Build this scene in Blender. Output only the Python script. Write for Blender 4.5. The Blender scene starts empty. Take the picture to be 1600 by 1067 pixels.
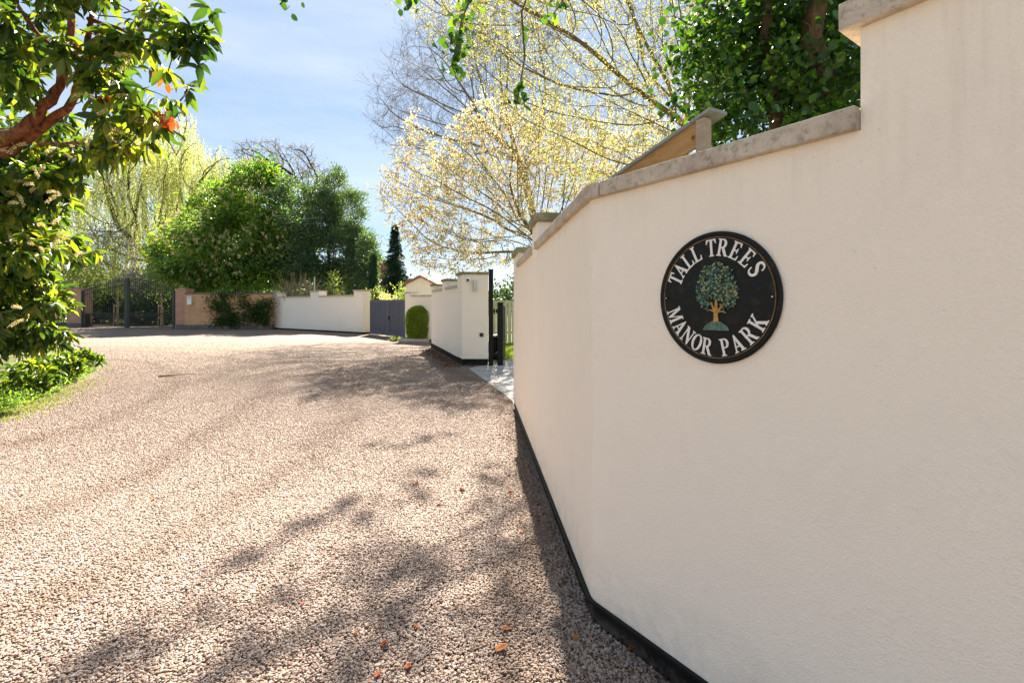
import bpy, math, random
import numpy as np
from mathutils import Vector, Matrix

R = math.radians
scene = bpy.context.scene
COL = scene.collection
rng = np.random.default_rng(7)
random.seed(7)

# ------------------------------------------------------------------ camera, sky, sun, exposure
H = 1.5            # eye height
F = 750.0          # focal length in photo pixels (photo 1600 wide)
HY = 478.0         # horizon row
cam = bpy.data.cameras.new('camera')
camo = bpy.data.objects.new('camera', cam); COL.objects.link(camo)
camo.location = (0, 0, H); camo.rotation_euler = (R(90), 0, 0)
cam.sensor_width = 36; cam.lens = 36 * F / 1600
cam.shift_y = -(533.5 - HY) / 1600
cam.clip_start = 0.05; cam.clip_end = 3000
scene.camera = camo

SUN_EL, SUN_AZ = 43.0, -0.8
world = bpy.data.worlds.new('World'); scene.world = world; world.use_nodes = True
nt = world.node_tree; nt.nodes.clear()
wo = nt.nodes.new('ShaderNodeOutputWorld'); bg = nt.nodes.new('ShaderNodeBackground')
sky = nt.nodes.new('ShaderNodeTexSky'); sky.sky_type = 'NISHITA'; sky.sun_disc = False
sky.sun_elevation = R(SUN_EL); sky.sun_rotation = R(SUN_AZ)
sky.air_density = 0.9; sky.dust_density = 0.15; sky.ozone_density = 1.4
bg.inputs[1].default_value = 0.05
# thin high cloud
tc = nt.nodes.new('ShaderNodeTexCoord'); mp = nt.nodes.new('ShaderNodeMapping')
mp.inputs['Rotation'].default_value = (0, R(8), R(20)); mp.inputs['Scale'].default_value = (0.8, 1.2, 4.5)
nz = nt.nodes.new('ShaderNodeTexNoise'); nz.inputs['Scale'].default_value = 2.2; nz.inputs['Detail'].default_value = 7
nz.inputs['Roughness'].default_value = 0.6
cr = nt.nodes.new('ShaderNodeMapRange'); cr.inputs[1].default_value = 0.35; cr.inputs[2].default_value = 0.75
cr.inputs[3].default_value = 0.05; cr.inputs[4].default_value = 0.95
mx = nt.nodes.new('ShaderNodeMix'); mx.data_type = 'RGBA'; mx.inputs[7].default_value = (2.35, 2.5, 2.68, 1)
nt.links.new(tc.outputs['Generated'], mp.inputs[0]); nt.links.new(mp.outputs[0], nz.inputs[0])
nt.links.new(nz.outputs[0], cr.inputs[0]); mx.inputs[0].default_value = 0.78
veil = nt.nodes.new('ShaderNodeMix'); veil.data_type = 'RGBA'; veil.inputs[6].default_value = (1.45, 1.95, 2.70, 1); veil.inputs[7].default_value = (2.75, 2.95, 3.15, 1)
nt.links.new(cr.outputs[0], veil.inputs[0]); nt.links.new(veil.outputs[2], mx.inputs[7])
nt.links.new(sky.outputs[0], mx.inputs[6]); nt.links.new(mx.outputs[2], bg.inputs[0])
nt.links.new(bg.outputs[0], wo.inputs[0])

sun = bpy.data.lights.new('sun', 'SUN'); sun.energy = 4.7; sun.angle = R(0.6); sun.color = (1.0, 0.91, 0.78)
suno = bpy.data.objects.new('sun', sun); COL.objects.link(suno)
_d = Vector((-math.sin(R(SUN_AZ)) * math.cos(R(SUN_EL)), -math.cos(R(SUN_AZ)) * math.cos(R(SUN_EL)), -math.sin(R(SUN_EL))))
suno.rotation_euler = _d.to_track_quat('-Z', 'Y').to_euler(); suno.location = (0, 0, 20)
scene.view_settings.view_transform = 'Standard'; scene.view_settings.look = 'None'
scene.view_settings.gamma = 1; scene.view_settings.use_curve_mapping = False
scene.view_settings.exposure = 2.52
cy = scene.cycles
cy.max_bounces = 7; cy.diffuse_bounces = 6; cy.transmission_bounces = 4; cy.transparent_max_bounces = 6
cy.use_denoising = True

# ------------------------------------------------------------------ helpers
def G(px, py):
    """ground point seen at photo pixel"""
    Y = H * F / (py - HY); return ((px - 800) / F * Y, Y)
def Q(px, py, Y):
    return np.array([(px - 800) / F * Y, Y, H - (py - HY) / F * Y])

def tag(o, label=None, cat=None, group=None, kind=None):
    if label: o['label'] = label
    if cat: o['category'] = cat
    if group: o['group'] = group
    if kind: o['kind'] = kind
    return o
def thing(name, label, cat, loc=(0, 0, 0), rz=0.0, group=None):
    o = bpy.data.objects.new(name, None); COL.objects.link(o)
    o.empty_display_size = 0.1
    o.location = loc; o.rotation_euler = (0, 0, rz)
    return tag(o, label, cat, group)
def pmat(p):
    if p is None: return Matrix.Identity(4)
    m = Matrix.Translation(p.location) @ Matrix.Rotation(p.rotation_euler[2], 4, 'Z')
    return pmat(p.parent) @ m if p.parent else m

def mesh_np(name, V, Fc, k, mats, parent=None, world=False, smooth=False, loc=None, mi=None):
    V = np.asarray(V, dtype=np.float64).reshape(-1, 3); Fc = np.asarray(Fc, dtype=np.int32).reshape(-1, k)
    if world and parent is not None:
        M = np.array(pmat(parent).inverted()); V = V @ M[:3, :3].T + M[:3, 3]
    me = bpy.data.meshes.new(name)
    me.vertices.add(len(V)); me.vertices.foreach_set('co', V.astype(np.float32).ravel())
    me.loops.add(Fc.size); me.loops.foreach_set('vertex_index', Fc.ravel())
    me.polygons.add(len(Fc)); me.polygons.foreach_set('loop_start', np.arange(0, Fc.size, k, dtype=np.int32))
    me.polygons.foreach_set('loop_total', np.full(len(Fc), k, dtype=np.int32))
    if smooth: me.polygons.foreach_set('use_smooth', np.ones(len(Fc), dtype=bool))
    me.update(calc_edges=True)
    for m in (mats if isinstance(mats, (list, tuple)) else [mats]): me.materials.append(m)
    if mi is not None: me.polygons.foreach_set('material_index', np.asarray(mi, dtype=np.int32))
    o = bpy.data.objects.new(name, me); COL.objects.link(o)
    if parent is not None: o.parent = parent
    if loc is not None: o.location = loc
    return o

class MB:
    def __init__(s): s.v = []; s.f = []
    def add(s, vs, fs):
        n = len(s.v); s.v += [tuple(float(c) for c in v) for v in vs]; s.f += [tuple(i + n for i in f) for f in fs]; return s
    def prism(s, poly, z0, z1):
        a = sum(poly[i][0] * poly[(i + 1) % len(poly)][1] - poly[(i + 1) % len(poly)][0] * poly[i][1] for i in range(len(poly)))
        if a < 0: poly = poly[::-1]
        n = len(poly); zz = (lambda i: z1[i]) if isinstance(z1, (list, tuple)) else (lambda i: z1)
        vs = [(p[0], p[1], z0) for p in poly] + [(p[0], p[1], zz(i)) for i, p in enumerate(poly)]
        fs = [tuple(range(n - 1, -1, -1)), tuple(range(n, 2 * n))] + [(i, (i + 1) % n, n + (i + 1) % n, n + i) for i in range(n)]
        return s.add(vs, fs)
    def box(s, x0, x1, y0, y1, z0, z1):
        return s.prism([(x0, y0), (x1, y0), (x1, y1), (x0, y1)], z0, z1)
    def extr(s, poly, y0, y1):
        """polygon in xz extruded along y"""
        n = len(poly)
        a = sum(poly[i][0] * poly[(i + 1) % n][1] - poly[(i + 1) % n][0] * poly[i][1] for i in range(n))
        if a < 0: poly = poly[::-1]
        vs = [(p[0], y0, p[1]) for p in poly] + [(p[0], y1, p[1]) for p in poly]
        fs = [tuple(range(n)), tuple(range(2 * n - 1, n - 1, -1))] + [((i + 1) % n, i, n + i, n + (i + 1) % n) for i in range(n)]
        return s.add(vs, fs)
    def tube(s, pts, rads, n=8, cap=True):
        pts = [Vector(p) for p in pts]
        if not isinstance(rads, (list, tuple, np.ndarray)): rads = [rads] * len(pts)
        vs = []; ref = None
        for i, p in enumerate(pts):
            d = (pts[min(i + 1, len(pts) - 1)] - pts[max(i - 1, 0)]).normalized()
            if ref is None: ref = d.orthogonal().normalized()
            ref = (ref - d * ref.dot(d))
            ref = ref.normalized() if ref.length > 1e-6 else d.orthogonal().normalized()
            b = d.cross(ref)
            for k in range(n):
                a = 2 * math.pi * k / n; vs.append(p + (ref * math.cos(a) + b * math.sin(a)) * rads[i])
        fs = [(i * n + k, i * n + (k + 1) % n, (i + 1) * n + (k + 1) % n, (i + 1) * n + k) for i in range(len(pts) - 1) for k in range(n)]
        if cap: fs += [tuple(range(n - 1, -1, -1)), tuple((len(pts) - 1) * n + k for k in range(n))]
        return s.add(vs, fs)
    def lathe(s, prof, n=32, axis='z', c=(0, 0, 0)):
        vs = []
        for r, h in prof:
            for k in range(n):
                a = 2 * math.pi * k / n; x, y = r * math.cos(a), r * math.sin(a)
                vs.append((c[0] + x, c[1] + y, c[2] + h) if axis == 'z' else (c[0] + x, c[1] - h, c[2] + y))
        m = len(prof)
        fs = [(i * n + k, i * n + (k + 1) % n, (i + 1) * n + (k + 1) % n, (i + 1) * n + k) for i in range(m - 1) for k in range(n)]
        fs += [tuple(range(n - 1, -1, -1)), tuple((m - 1) * n + k for k in range(n))]
        return s.add(vs, fs)
    def build(s, name, mat, parent=None, world=False, bevel=0, smooth=False, auto=False):
        V = s.v
        if world and parent is not None:
            M = pmat(parent).inverted(); V = [tuple(M @ Vector(v)) for v in V]
        me = bpy.data.meshes.new(name); me.from_pydata(V, [], s.f)
        for m in (mat if isinstance(mat, (list, tuple)) else [mat]): me.materials.append(m)
        if smooth: me.polygons.foreach_set('use_smooth', [True] * len(me.polygons))
        me.update()
        o = bpy.data.objects.new(name, me); COL.objects.link(o)
        if parent is not None: o.parent = parent
        if bevel:
            b = o.modifiers.new('bevel', 'BEVEL'); b.width = bevel; b.segments = 2; b.limit_method = 'ANGLE'
        return o

# ------------------------------------------------------------------ materials
class NT:
    def __init__(s, name):
        s.m = bpy.data.materials.new(name); s.m.use_nodes = True; s.t = s.m.node_tree; s.t.nodes.clear()
        s.out = s.n('ShaderNodeOutputMaterial')
    def n(s, typ, ins=None, **kw):
        nd = s.t.nodes.new(typ)
        for k, v in kw.items(): setattr(nd, k, v)
        for k, v in (ins or {}).items():
            if isinstance(v, bpy.types.NodeSocket): s.t.links.new(v, nd.inputs[k])
            else: nd.inputs[k].default_value = v
        return nd
    def coord(s, which='Object', scale=(1, 1, 1), rot=(0, 0, 0)):
        tc = s.n('ShaderNodeTexCoord')
        return s.n('ShaderNodeMapping', {0: tc.outputs[which], 'Scale': scale, 'Rotation': rot}).outputs[0]
    def noise(s, vec, scale, detail=4, rough=0.55, dist=0.0):
        return s.n('ShaderNodeTexNoise', {0: vec, 'Scale': scale, 'Detail': detail, 'Roughness': rough, 'Distortion': dist}).outputs[0]
    def ramp(s, fac, stops, interp='LINEAR'):
        r = s.n('ShaderNodeValToRGB', {0: fac}); r.color_ramp.interpolation = interp
        e = r.color_ramp.elements
        while len(e) < len(stops): e.new(0.5)
        for el, (p, c) in zip(e, stops): el.position = p; el.color = (c[0], c[1], c[2], 1)
        return r.outputs[0]
    def rng(s, v, a, b, c, d):
        return s.n('ShaderNodeMapRange', {0: v, 1: a, 2: b, 3: c, 4: d}).outputs[0]
    def mix(s, fac, a, b, mode='MIX'):
        m = s.n('ShaderNodeMix', data_type='RGBA', blend_type=mode)
        for i, v in ((0, fac), (6, a), (7, b)):
            if isinstance(v, bpy.types.NodeSocket): s.t.links.new(v, m.inputs[i])
            else: m.inputs[i].default_value = v if i == 0 else (v[0], v[1], v[2], 1)
        return m.outputs[2]
    def math(s, op, a, b=0.0):
        return s.n('ShaderNodeMath', {0: a, 1: b}, operation=op).outputs[0]
    def bump(s, h, strength=0.3, dist=0.01, normal=None):
        ins = {'Height': h, 'Strength': strength, 'Distance': dist}
        if normal is not None: ins['Normal'] = normal
        return s.n('ShaderNodeBump', ins).outputs[0]
    def bsdf(s, col, rough=0.7, normal=None, metal=0.0, spec=0.5, coat=0.0):
        ins = {'Base Color': col if isinstance(col, bpy.types.NodeSocket) else (col[0], col[1], col[2], 1), 'Roughness': rough, 'Metallic': metal,
               'Specular IOR Level': spec, 'Coat Weight': coat}
        if normal is not None: ins['Normal'] = normal
        return s.n('ShaderNodeBsdfPrincipled', ins).outputs[0]
    def done(s, sh):
        s.t.links.new(sh, s.out.inputs[0]); return s.m

def leaf_mat(name, cols, trans=0.45, rough=0.45, spec=0.5, tint=1.25, clump=0.5, trcol=None):
    """leaf colours vary from leaf to leaf and from spray to spray"""
    n = NT(name)
    g = n.n('ShaderNodeNewGeometry'); rnd = g.outputs['Random Per Island']
    nz = n.noise(n.coord('Object'), clump, 2)
    f = n.math('ADD', n.math('MULTIPLY', rnd, 0.65), n.rng(nz, 0.3, 0.7, 0.0, 0.35))
    k = len(cols); c = n.ramp(f, [(i / (k - 1) if k > 1 else 0, cc) for i, cc in enumerate(cols)])
    p = n.bsdf(c, rough, spec=spec)
    tcx = n.mix(1.0, c, trcol or (tint, tint * 1.08, 0.55), 'MULTIPLY')
    tr = n.n('ShaderNodeBsdfTranslucent', {0: tcx}).outputs[0]
    ms = n.n('ShaderNodeMixShader', {0: trans, 1: p, 2: tr}).outputs[0]
    return n.done(ms)

def bark_mat(name, c1, c2, scale=6, rough=0.85):
    n = NT(name); v = n.coord('Object', (1, 1, 0.35))
    nz = n.noise(v, scale, 6, 0.65, 0.4)
    c = n.ramp(nz, [(0.3, c1), (0.7, c2)])
    return n.done(n.bsdf(c, rough, n.bump(nz, 0.9, 0.04), spec=0.2))

def plain(name, col, rough=0.6, metal=0.0, spec=0.5, var=0.12, scale=8, bump=0.0):
    n = NT(name); v = n.coord('Object'); nz = n.noise(v, scale, 5)
    d = [c * (1 - var) for c in col]; l = [min(1, c * (1 + var)) for c in col]
    c = n.ramp(nz, [(0.3, d), (0.7, l)])
    nm = n.bump(n.noise(v, scale * 12, 3), bump, 0.004) if bump else None
    return n.done(n.bsdf(c, rough, nm, metal, spec))

def render_mat(name='cream_render', base=(0.93, 0.82, 0.69)):
    n = NT(name); v = n.coord('Object')
    big = n.noise(v, 0.7, 5, 0.6)
    strk = n.noise(n.coord('Object', (3.5, 3.5, 0.35)), 1.5, 4)
    c = n.mix(n.rng(big, 0.3, 0.7, 0.0, 1.0), [x * 0.965 for x in base], base)
    c = n.mix(n.rng(strk, 0.55, 0.8, 0.0, 0.10), c, (base[0] * .86, base[1] * .84, base[2] * .80))
    pit = n.n('ShaderNodeTexVoronoi', {0: v, 'Scale': 26.0, 'Randomness': 1.0}).outputs[0]
    keep = n.rng(n.noise(v, 6, 2), 0.5, 0.62, 0, 1)
    pf = n.math('MULTIPLY', n.rng(pit, 0.04, 0.085, 0.38, 0.0), keep)
    c = n.mix(pf, c, (0.36, 0.32, 0.27))
    up = n.math('MULTIPLY', n.rng(n.n('ShaderNodeSeparateXYZ', {0: v}).outputs[2], 1.72, 1.99, 0.0, 1.0), n.rng(n.noise(n.coord('Object', (9, 9, 0.5)), 2.0, 5, 0.7), 0.48, 0.72, 0.0, 0.24))
    c = n.mix(up, c, (0.60, 0.47, 0.34))
    c = n.mix(n.rng(n.noise(v, 2.6, 6, 0.7, 0.8), 0.52, 0.72, 0.0, 0.16), c, (0.66, 0.60, 0.52))
    # soil splash and grime low down
    z = n.n('ShaderNodeSeparateXYZ', {0: v}).outputs[2]
    low = n.math('MULTIPLY', n.rng(z, 0.12, 0.40, 1.0, 0.0), n.rng(n.noise(v, 7, 6, 0.7), 0.40, 0.70, 0.0, 0.45))
    c = n.mix(low, c, (0.42, 0.38, 0.27))
    g1 = n.noise(v, 150, 3, 0.6); g2 = n.noise(v, 45, 3, 0.6)
    v2 = n.n('ShaderNodeTexVoronoi', {0: v, 'Scale': 170.0}).outputs[0]
    h = n.math('ADD', n.math('ADD', n.math('MULTIPLY', g1, 0.6), n.math('MULTIPLY', g2, 0.9)), n.math('MULTIPLY', v2, 0.5))
    return n.done(n.bsdf(c, 0.88, n.bump(h, 0.7, 0.0042), spec=0.25))

M = {}
M['render'] = render_mat()
def stone_mat(name, a, b, c3):
    n = NT(name); v = n.coord('Object')
    f1 = n.noise(v, 5, 7, 0.7); f2 = n.noise(v, 38, 5, 0.7)
    c = n.ramp(f1, [(0.3, a), (0.5, b), (0.72, c3)])
    c = n.mix(n.rng(f2, 0.5, 0.66, 0.0, 0.55), c, [x * 0.5 for x in a])
    c = n.mix(n.rng(n.noise(v, 11, 4), 0.6, 0.72, 0.0, 0.35), c, (0.30, 0.31, 0.14))
    return n.done(n.bsdf(c, 0.9, n.bump(f2, 0.6, 0.006), spec=0.2))
M['coping'] = stone_mat('weathered_concrete', (0.34, 0.28, 0.22), (0.52, 0.44, 0.355), (0.64, 0.57, 0.47))
M['coping_moss'] = stone_mat('mossy_concrete', (0.16, 0.14, 0.075), (0.25, 0.225, 0.13), (0.42, 0.37, 0.26))
n = NT('black_bitumen'); v = n.coord('Object')
c = n.mix(n.rng(n.noise(v, 9, 6, 0.7), 0.45, 0.75, 0.0, 0.5), (0.007, 0.007, 0.007), (0.035, 0.03, 0.025))
zz_ = n.n('ShaderNodeSeparateXYZ', {0: v}).outputs[2]
c = n.mix(n.math('MULTIPLY', n.rng(zz_, 0.0, 0.07, 1.0, 0.0), n.rng(n.noise(v, 14, 6, 0.75), 0.4, 0.65, 0.0, 0.8)), c, (0.20, 0.155, 0.115))
M['plinth'] = n.done(n.bsdf(c, 0.65, n.bump(n.noise(v, 70, 4), 0.4, 0.004), spec=0.15))
M['black'] = plain('black_paint', (0.008, 0.008, 0.008), 0.5, var=0.3, spec=0.2)
M['iron'] = plain('wrought_iron', (0.022, 0.023, 0.026), 0.45, var=0.3)
M['grey_gate'] = plain('grey_gate_paint', (0.085, 0.09, 0.115), 0.5, var=0.08, scale=3)
M['steel'] = plain('brushed_steel', (0.5, 0.49, 0.47), 0.35, metal=0.8)
M['white'] = plain('white_plastic', (0.78, 0.78, 0.76), 0.35, var=0.03)
M['glass_dark'] = plain('dark_lens', (0.02, 0.012, 0.012), 0.08)
M['felt'] = plain('roofing_felt', (0.24, 0.24, 0.25), 0.85, var=0.2, bump=0.4)

def wood_mat(name, a, b, knot=(0.10, 0.04, 0.015)):
    n = NT(name); v = n.coord('Object', (1.2, 6, 9))
    f = n.noise(v, 3.0, 6, 0.6, 1.2); c = n.ramp(f, [(0.3, a), (0.7, b)])
    vk = n.n('ShaderNodeTexVoronoi', {0: n.coord('Object'), 'Scale': 4.0}).outputs[0]
    c = n.mix(n.rng(vk, 0.04, 0.10, 0.8, 0.0), c, knot)
    return n.done(n.bsdf(c, 0.75, n.bump(f, 0.3, 0.005), spec=0.2))
M['timber'] = wood_mat('sawn_timber', (0.30, 0.155, 0.06), (0.48, 0.29, 0.13))
M['timber_grey'] = wood_mat('grey_timber', (0.27, 0.20, 0.14), (0.40, 0.32, 0.25))
M['stake'] = wood_mat('stake_timber', (0.40, 0.27, 0.13), (0.52, 0.38, 0.20))

def brick_mat(name, c1, c2, mort):
    n = NT(name); tcn = n.coord('Object'); s = n.n('ShaderNodeSeparateXYZ', {0: tcn}).outputs
    vec = n.n('ShaderNodeCombineXYZ', {0: n.math('ADD', s[0], s[1]), 1: s[2], 2: 0.0}).outputs[0]
    b = n.n('ShaderNodeTexBrick', {0: vec, 'Color1': (*c1, 1), 'Color2': (*c2, 1), 'Mortar': (*mort, 1), 'Scale': 1.0,
                                   'Mortar Size': 0.010, 'Mortar Smooth': 0.1, 'Bias': 0.0, 'Brick Width': 0.235, 'Row Height': 0.08})
    c = n.mix(n.rng(n.noise(tcn, 2.2, 5), 0.4, 0.75, 0, 0.5), b.outputs[0], [x * 0.55 for x in c1])
    c = n.mix(n.rng(n.noise(tcn, 0.6, 4), 0.5, 0.7, 0, 0.35), c, (0.50, 0.36, 0.22))
    h = n.math('ADD', n.math('MULTIPLY', b.outputs[1], -1.0), n.math('MULTIPLY', n.noise(tcn, 60, 3), 0.3))
    return n.done(n.bsdf(c, 0.9, n.bump(h, 0.5, 0.01), spec=0.2))
M['brick'] = brick_mat('orange_brick', (0.70, 0.34, 0.15), (0.56, 0.25, 0.11), (0.60, 0.48, 0.34))
M['brick_pink'] = brick_mat('pink_brick', (0.56, 0.27, 0.17), (0.46, 0.20, 0.13), (0.52, 0.42, 0.33))
M['brick_blue'] = brick_mat('engineering_brick', (0.10, 0.085, 0.08), (0.14, 0.11, 0.10), (0.30, 0.27, 0.23))
M['tile'] = plain('clay_tile', (0.30, 0.13, 0.08), 0.85, var=0.3, scale=3)
M['bark_red'] = bark_mat('red_brown_bark', (0.035, 0.012, 0.008), (0.36, 0.13, 0.07), 16)
M['bark_brown'] = bark_mat('brown_bark', (0.04, 0.026, 0.018), (0.20, 0.12, 0.07), 10)
M['bark_dark'] = bark_mat('dark_bark', (0.035, 0.028, 0.022), (0.10, 0.08, 0.06), 8)
M['bark_gold'] = bark_mat('lichened_bark', (0.10, 0.075, 0.035), (0.27, 0.20, 0.09), 8)
M['bark_tan'] = bark_mat('tan_stems', (0.26, 0.165, 0.09), (0.50, 0.36, 0.22), 8)
M['bark_grey'] = bark_mat('grey_bark', (0.12, 0.10, 0.085), (0.24, 0.205, 0.17), 8)

# leaf colours (linear)
M['laurel_near'] = leaf_mat('laurel_leaf', [(0.012, 0.036, 0.016), (0.028, 0.07, 0.02), (0.07, 0.125, 0.024), (0.17, 0.22, 0.035), (0.25, 0.26, 0.05)], 0.45, 0.4, 0.45, 2.1, 1.5, trcol=(2.2, 2.0, 0.5))
M['withered'] = leaf_mat('withered_leaf', [(0.22, 0.05, 0.015), (0.42, 0.10, 0.02), (0.50, 0.20, 0.05)], 0.4, 0.6, 0.3, 1.3, trcol=(1.5, 1.0, 0.6))
M['raceme'] = leaf_mat('cream_blossom', [(0.54, 0.42, 0.18), (0.64, 0.56, 0.29), (0.70, 0.66, 0.42)], 0.2, 0.8, 0.2, 1.1, trcol=(1.1, 1.0, 0.8))
M['ivy'] = leaf_mat('glossy_round_leaf', [(0.008, 0.028, 0.010), (0.018, 0.055, 0.014), (0.045, 0.11, 0.018), (0.13, 0.22, 0.03)], 0.42, 0.36, 0.5, 1.8, 1.8, trcol=(2.1, 2.0, 0.5))
M['catkin_leaf'] = leaf_mat('young_hornbeam_leaf', [(0.20, 0.21, 0.05), (0.34, 0.34, 0.10), (0.50, 0.46, 0.20)], 0.5, 0.5, 0.3, 1.5, 0.6, trcol=(1.25, 1.25, 0.95))
M['catkin'] = leaf_mat('hanging_catkin', [(0.20, 0.125, 0.05), (0.34, 0.24, 0.09), (0.46, 0.38, 0.16)], 0.4, 0.7, 0.2, 1.2, 1.0, trcol=(1.2, 1.1, 0.8))
M['mag_leaf'] = leaf_mat('young_magnolia_leaf', [(0.34, 0.34, 0.12), (0.48, 0.47, 0.20), (0.60, 0.58, 0.32)], 0.6, 0.5, 0.3, 1.3, 0.4, trcol=(1.15, 1.13, 0.9))
M['mag_petal'] = leaf_mat('magnolia_petal', [(0.50, 0.25, 0.24), (0.58, 0.42, 0.33), (0.64, 0.55, 0.38), (0.66, 0.60, 0.38)], 0.55, 0.6, 0.2, 1.1, 0.5, trcol=(1.15, 1.05, 0.9))
M['willow'] = leaf_mat('willow_leaf', [(0.26, 0.28, 0.10), (0.38, 0.40, 0.17), (0.48, 0.49, 0.27)], 0.55, 0.5, 0.3, 1.4, 0.12, trcol=(1.4, 1.4, 0.8))
M['laurel_far'] = leaf_mat('rhododendron_leaf', [(0.018, 0.055, 0.014), (0.06, 0.13, 0.024), (0.15, 0.24, 0.04), (0.33, 0.38, 0.09)], 0.42, 0.4, 0.5, 2.0, 0.35)
M['holm'] = leaf_mat('holm_oak_leaf', [(0.025, 0.06, 0.026), (0.06, 0.11, 0.05), (0.13, 0.19, 0.10), (0.26, 0.32, 0.20)], 0.32, 0.45, 0.5, 1.4, 0.3)
M['conifer'] = leaf_mat('conifer_needles', [(0.006, 0.026, 0.018), (0.014, 0.045, 0.026), (0.03, 0.075, 0.04)], 0.15, 0.6, 0.3, 1.3, 0.8)
M['box'] = leaf_mat('clipped_box_leaf', [(0.10, 0.15, 0.015), (0.22, 0.30, 0.025), (0.38, 0.46, 0.05)], 0.4, 0.45, 0.4, 1.5, 3.0)
M['climber'] = leaf_mat('dark_climber_leaf', [(0.016, 0.045, 0.012), (0.04, 0.10, 0.02), (0.09, 0.18, 0.035)], 0.4, 0.5, 0.4, 1.3, 1.2)
M['oak'] = leaf_mat('oak_buds', [(0.20, 0.16, 0.09), (0.30, 0.26, 0.15), (0.36, 0.34, 0.2)], 0.4, 0.7, 0.2, 1.0, 0.3, trcol=(1.1, 1.1, 1.0))
M['shrub'] = leaf_mat('pale_shrub_leaf', [(0.10, 0.15, 0.04), (0.20, 0.25, 0.07), (0.42, 0.44, 0.22)], 0.4, 0.5, 0.3, 1.4, 0.8)
M['herb'] = leaf_mat('ground_cover_leaf', [(0.06, 0.12, 0.02), (0.13, 0.22, 0.04), (0.22, 0.32, 0.07), (0.34, 0.42, 0.16)], 0.45, 0.5, 0.4, 1.5, 2.0)
M['hedge'] = leaf_mat('dark_hedge_leaf', [(0.012, 0.03, 0.01), (0.03, 0.06, 0.018), (0.06, 0.11, 0.03)], 0.3, 0.5, 0.4, 1.3, 0.5)
M['lilac'] = leaf_mat('mauve_grey_twig', [(0.20, 0.17, 0.19), (0.32, 0.28, 0.30), (0.30, 0.32, 0.20)], 0.3, 0.7, 0.2, 1.0, 0.3, trcol=(1.0, 1.0, 1.0))
M['dead'] = leaf_mat('dry_leaf', [(0.28, 0.10, 0.03), (0.45, 0.19, 0.07), (0.55, 0.34, 0.18)], 0.3, 0.7, 0.2, 1.0, 3.0, trcol=(1.2, 1.0, 0.7))
M['grass'] = leaf_mat('grass_blade', [(0.14, 0.17, 0.04), (0.24, 0.28, 0.07), (0.36, 0.37, 0.13)], 0.3, 0.6, 0.2, 1.4, 1.2)

M['litter'] = leaf_mat('brown_litter', [(0.07, 0.035, 0.022), (0.16, 0.09, 0.055), (0.30, 0.20, 0.13)], 0.2, 0.8, 0.2, 1.0, 3.0, trcol=(1.1, 1.0, 0.8))
# ground sheets
n = NT('earth_and_grass'); v = n.coord('Object')
c = n.ramp(n.noise(v, 0.9, 6, 0.65), [(0.35, (0.07, 0.055, 0.035)), (0.5, (0.09, 0.10, 0.03)), (0.68, (0.15, 0.19, 0.045))])
M['earth'] = n.done(n.bsdf(c, 0.95, n.bump(n.noise(v, 30, 5), 0.6, 0.03), spec=0.1))
n = NT('lawn_turf'); v = n.coord('Object')
c = n.ramp(n.noise(v, 5, 6, 0.7), [(0.3, (0.10, 0.16, 0.025)), (0.7, (0.24, 0.32, 0.05))])
M['lawn'] = n.done(n.bsdf(c, 0.95, n.bump(n.noise(v, 60, 4), 0.6, 0.03), spec=0.1))

PEB = [(0.0, (0.13, 0.07, 0.04)), (0.15, (0.24, 0.155, 0.11)), (0.42, (0.325, 0.235, 0.185)), (0.72, (0.385, 0.295, 0.24)), (0.9, (0.46, 0.385, 0.33)), (1.0, (0.28, 0.25, 0.235))]
def tracks(n, v):
    """worn wheel tracks sweeping from the near left towards the far gates"""
    wob = n.math('MULTIPLY', n.math('SUBTRACT', n.noise(v, 0.35, 4), 0.5), 1.6)
    dd = n.n('ShaderNodeVectorMath', {0: v, 1: (-15.0, 4.5, 0.0)}, operation='DISTANCE').outputs['Value']
    tr = None
    for rad in (9.7, 11.5, 12.9, 15.2):
        d1 = n.math('ABSOLUTE', n.math('SUBTRACT', n.math('ADD', dd, wob), rad))
        t1 = n.rng(d1, 0.05, 0.30, 1.0, 0.0); tr = t1 if tr is None else n.math('MAXIMUM', tr, t1)
    tf = n.math('MULTIPLY', tr, n.rng(n.noise(v, 2.5, 5), 0.35, 0.6, 0.40, 0.95))
    patch = n.rng(n.noise(v, 1.3, 6, 0.7), 0.55, 0.68, 0.0, 0.45)
    return n.math('MAXIMUM', tf, patch)
n = NT('gravel_bed'); v = n.coord('Object')
vo = n.n('ShaderNodeTexVoronoi', {0: v, 'Scale': 62.0, 'Randomness': 1.0})
cell = n.n('ShaderNodeSeparateColor', {0: vo.outputs['Color']}).outputs[0]
c = n.ramp(cell, PEB)
edge = n.rng(vo.outputs[0], 0.35, 0.75, 0.0, 0.75)
c = n.mix(edge, c, (0.10, 0.07, 0.045))  # shade in the gaps between stones, painted into the colour
tf = tracks(n, v)
c = n.mix(tf, c, (0.20, 0.14, 0.10))
c = n.mix(1.0, c, (0.80, 0.81, 0.81), 'MULTIPLY')
h = n.math('SUBTRACT', 1.0, vo.outputs[0])
h2 = n.math('ADD', h, n.math('MULTIPLY', n.noise(v, 3, 4), 4.0))
M['gravel'] = n.done(n.bsdf(c, 0.85, n.bump(h2, 0.9, 0.012), spec=0.25))

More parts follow.
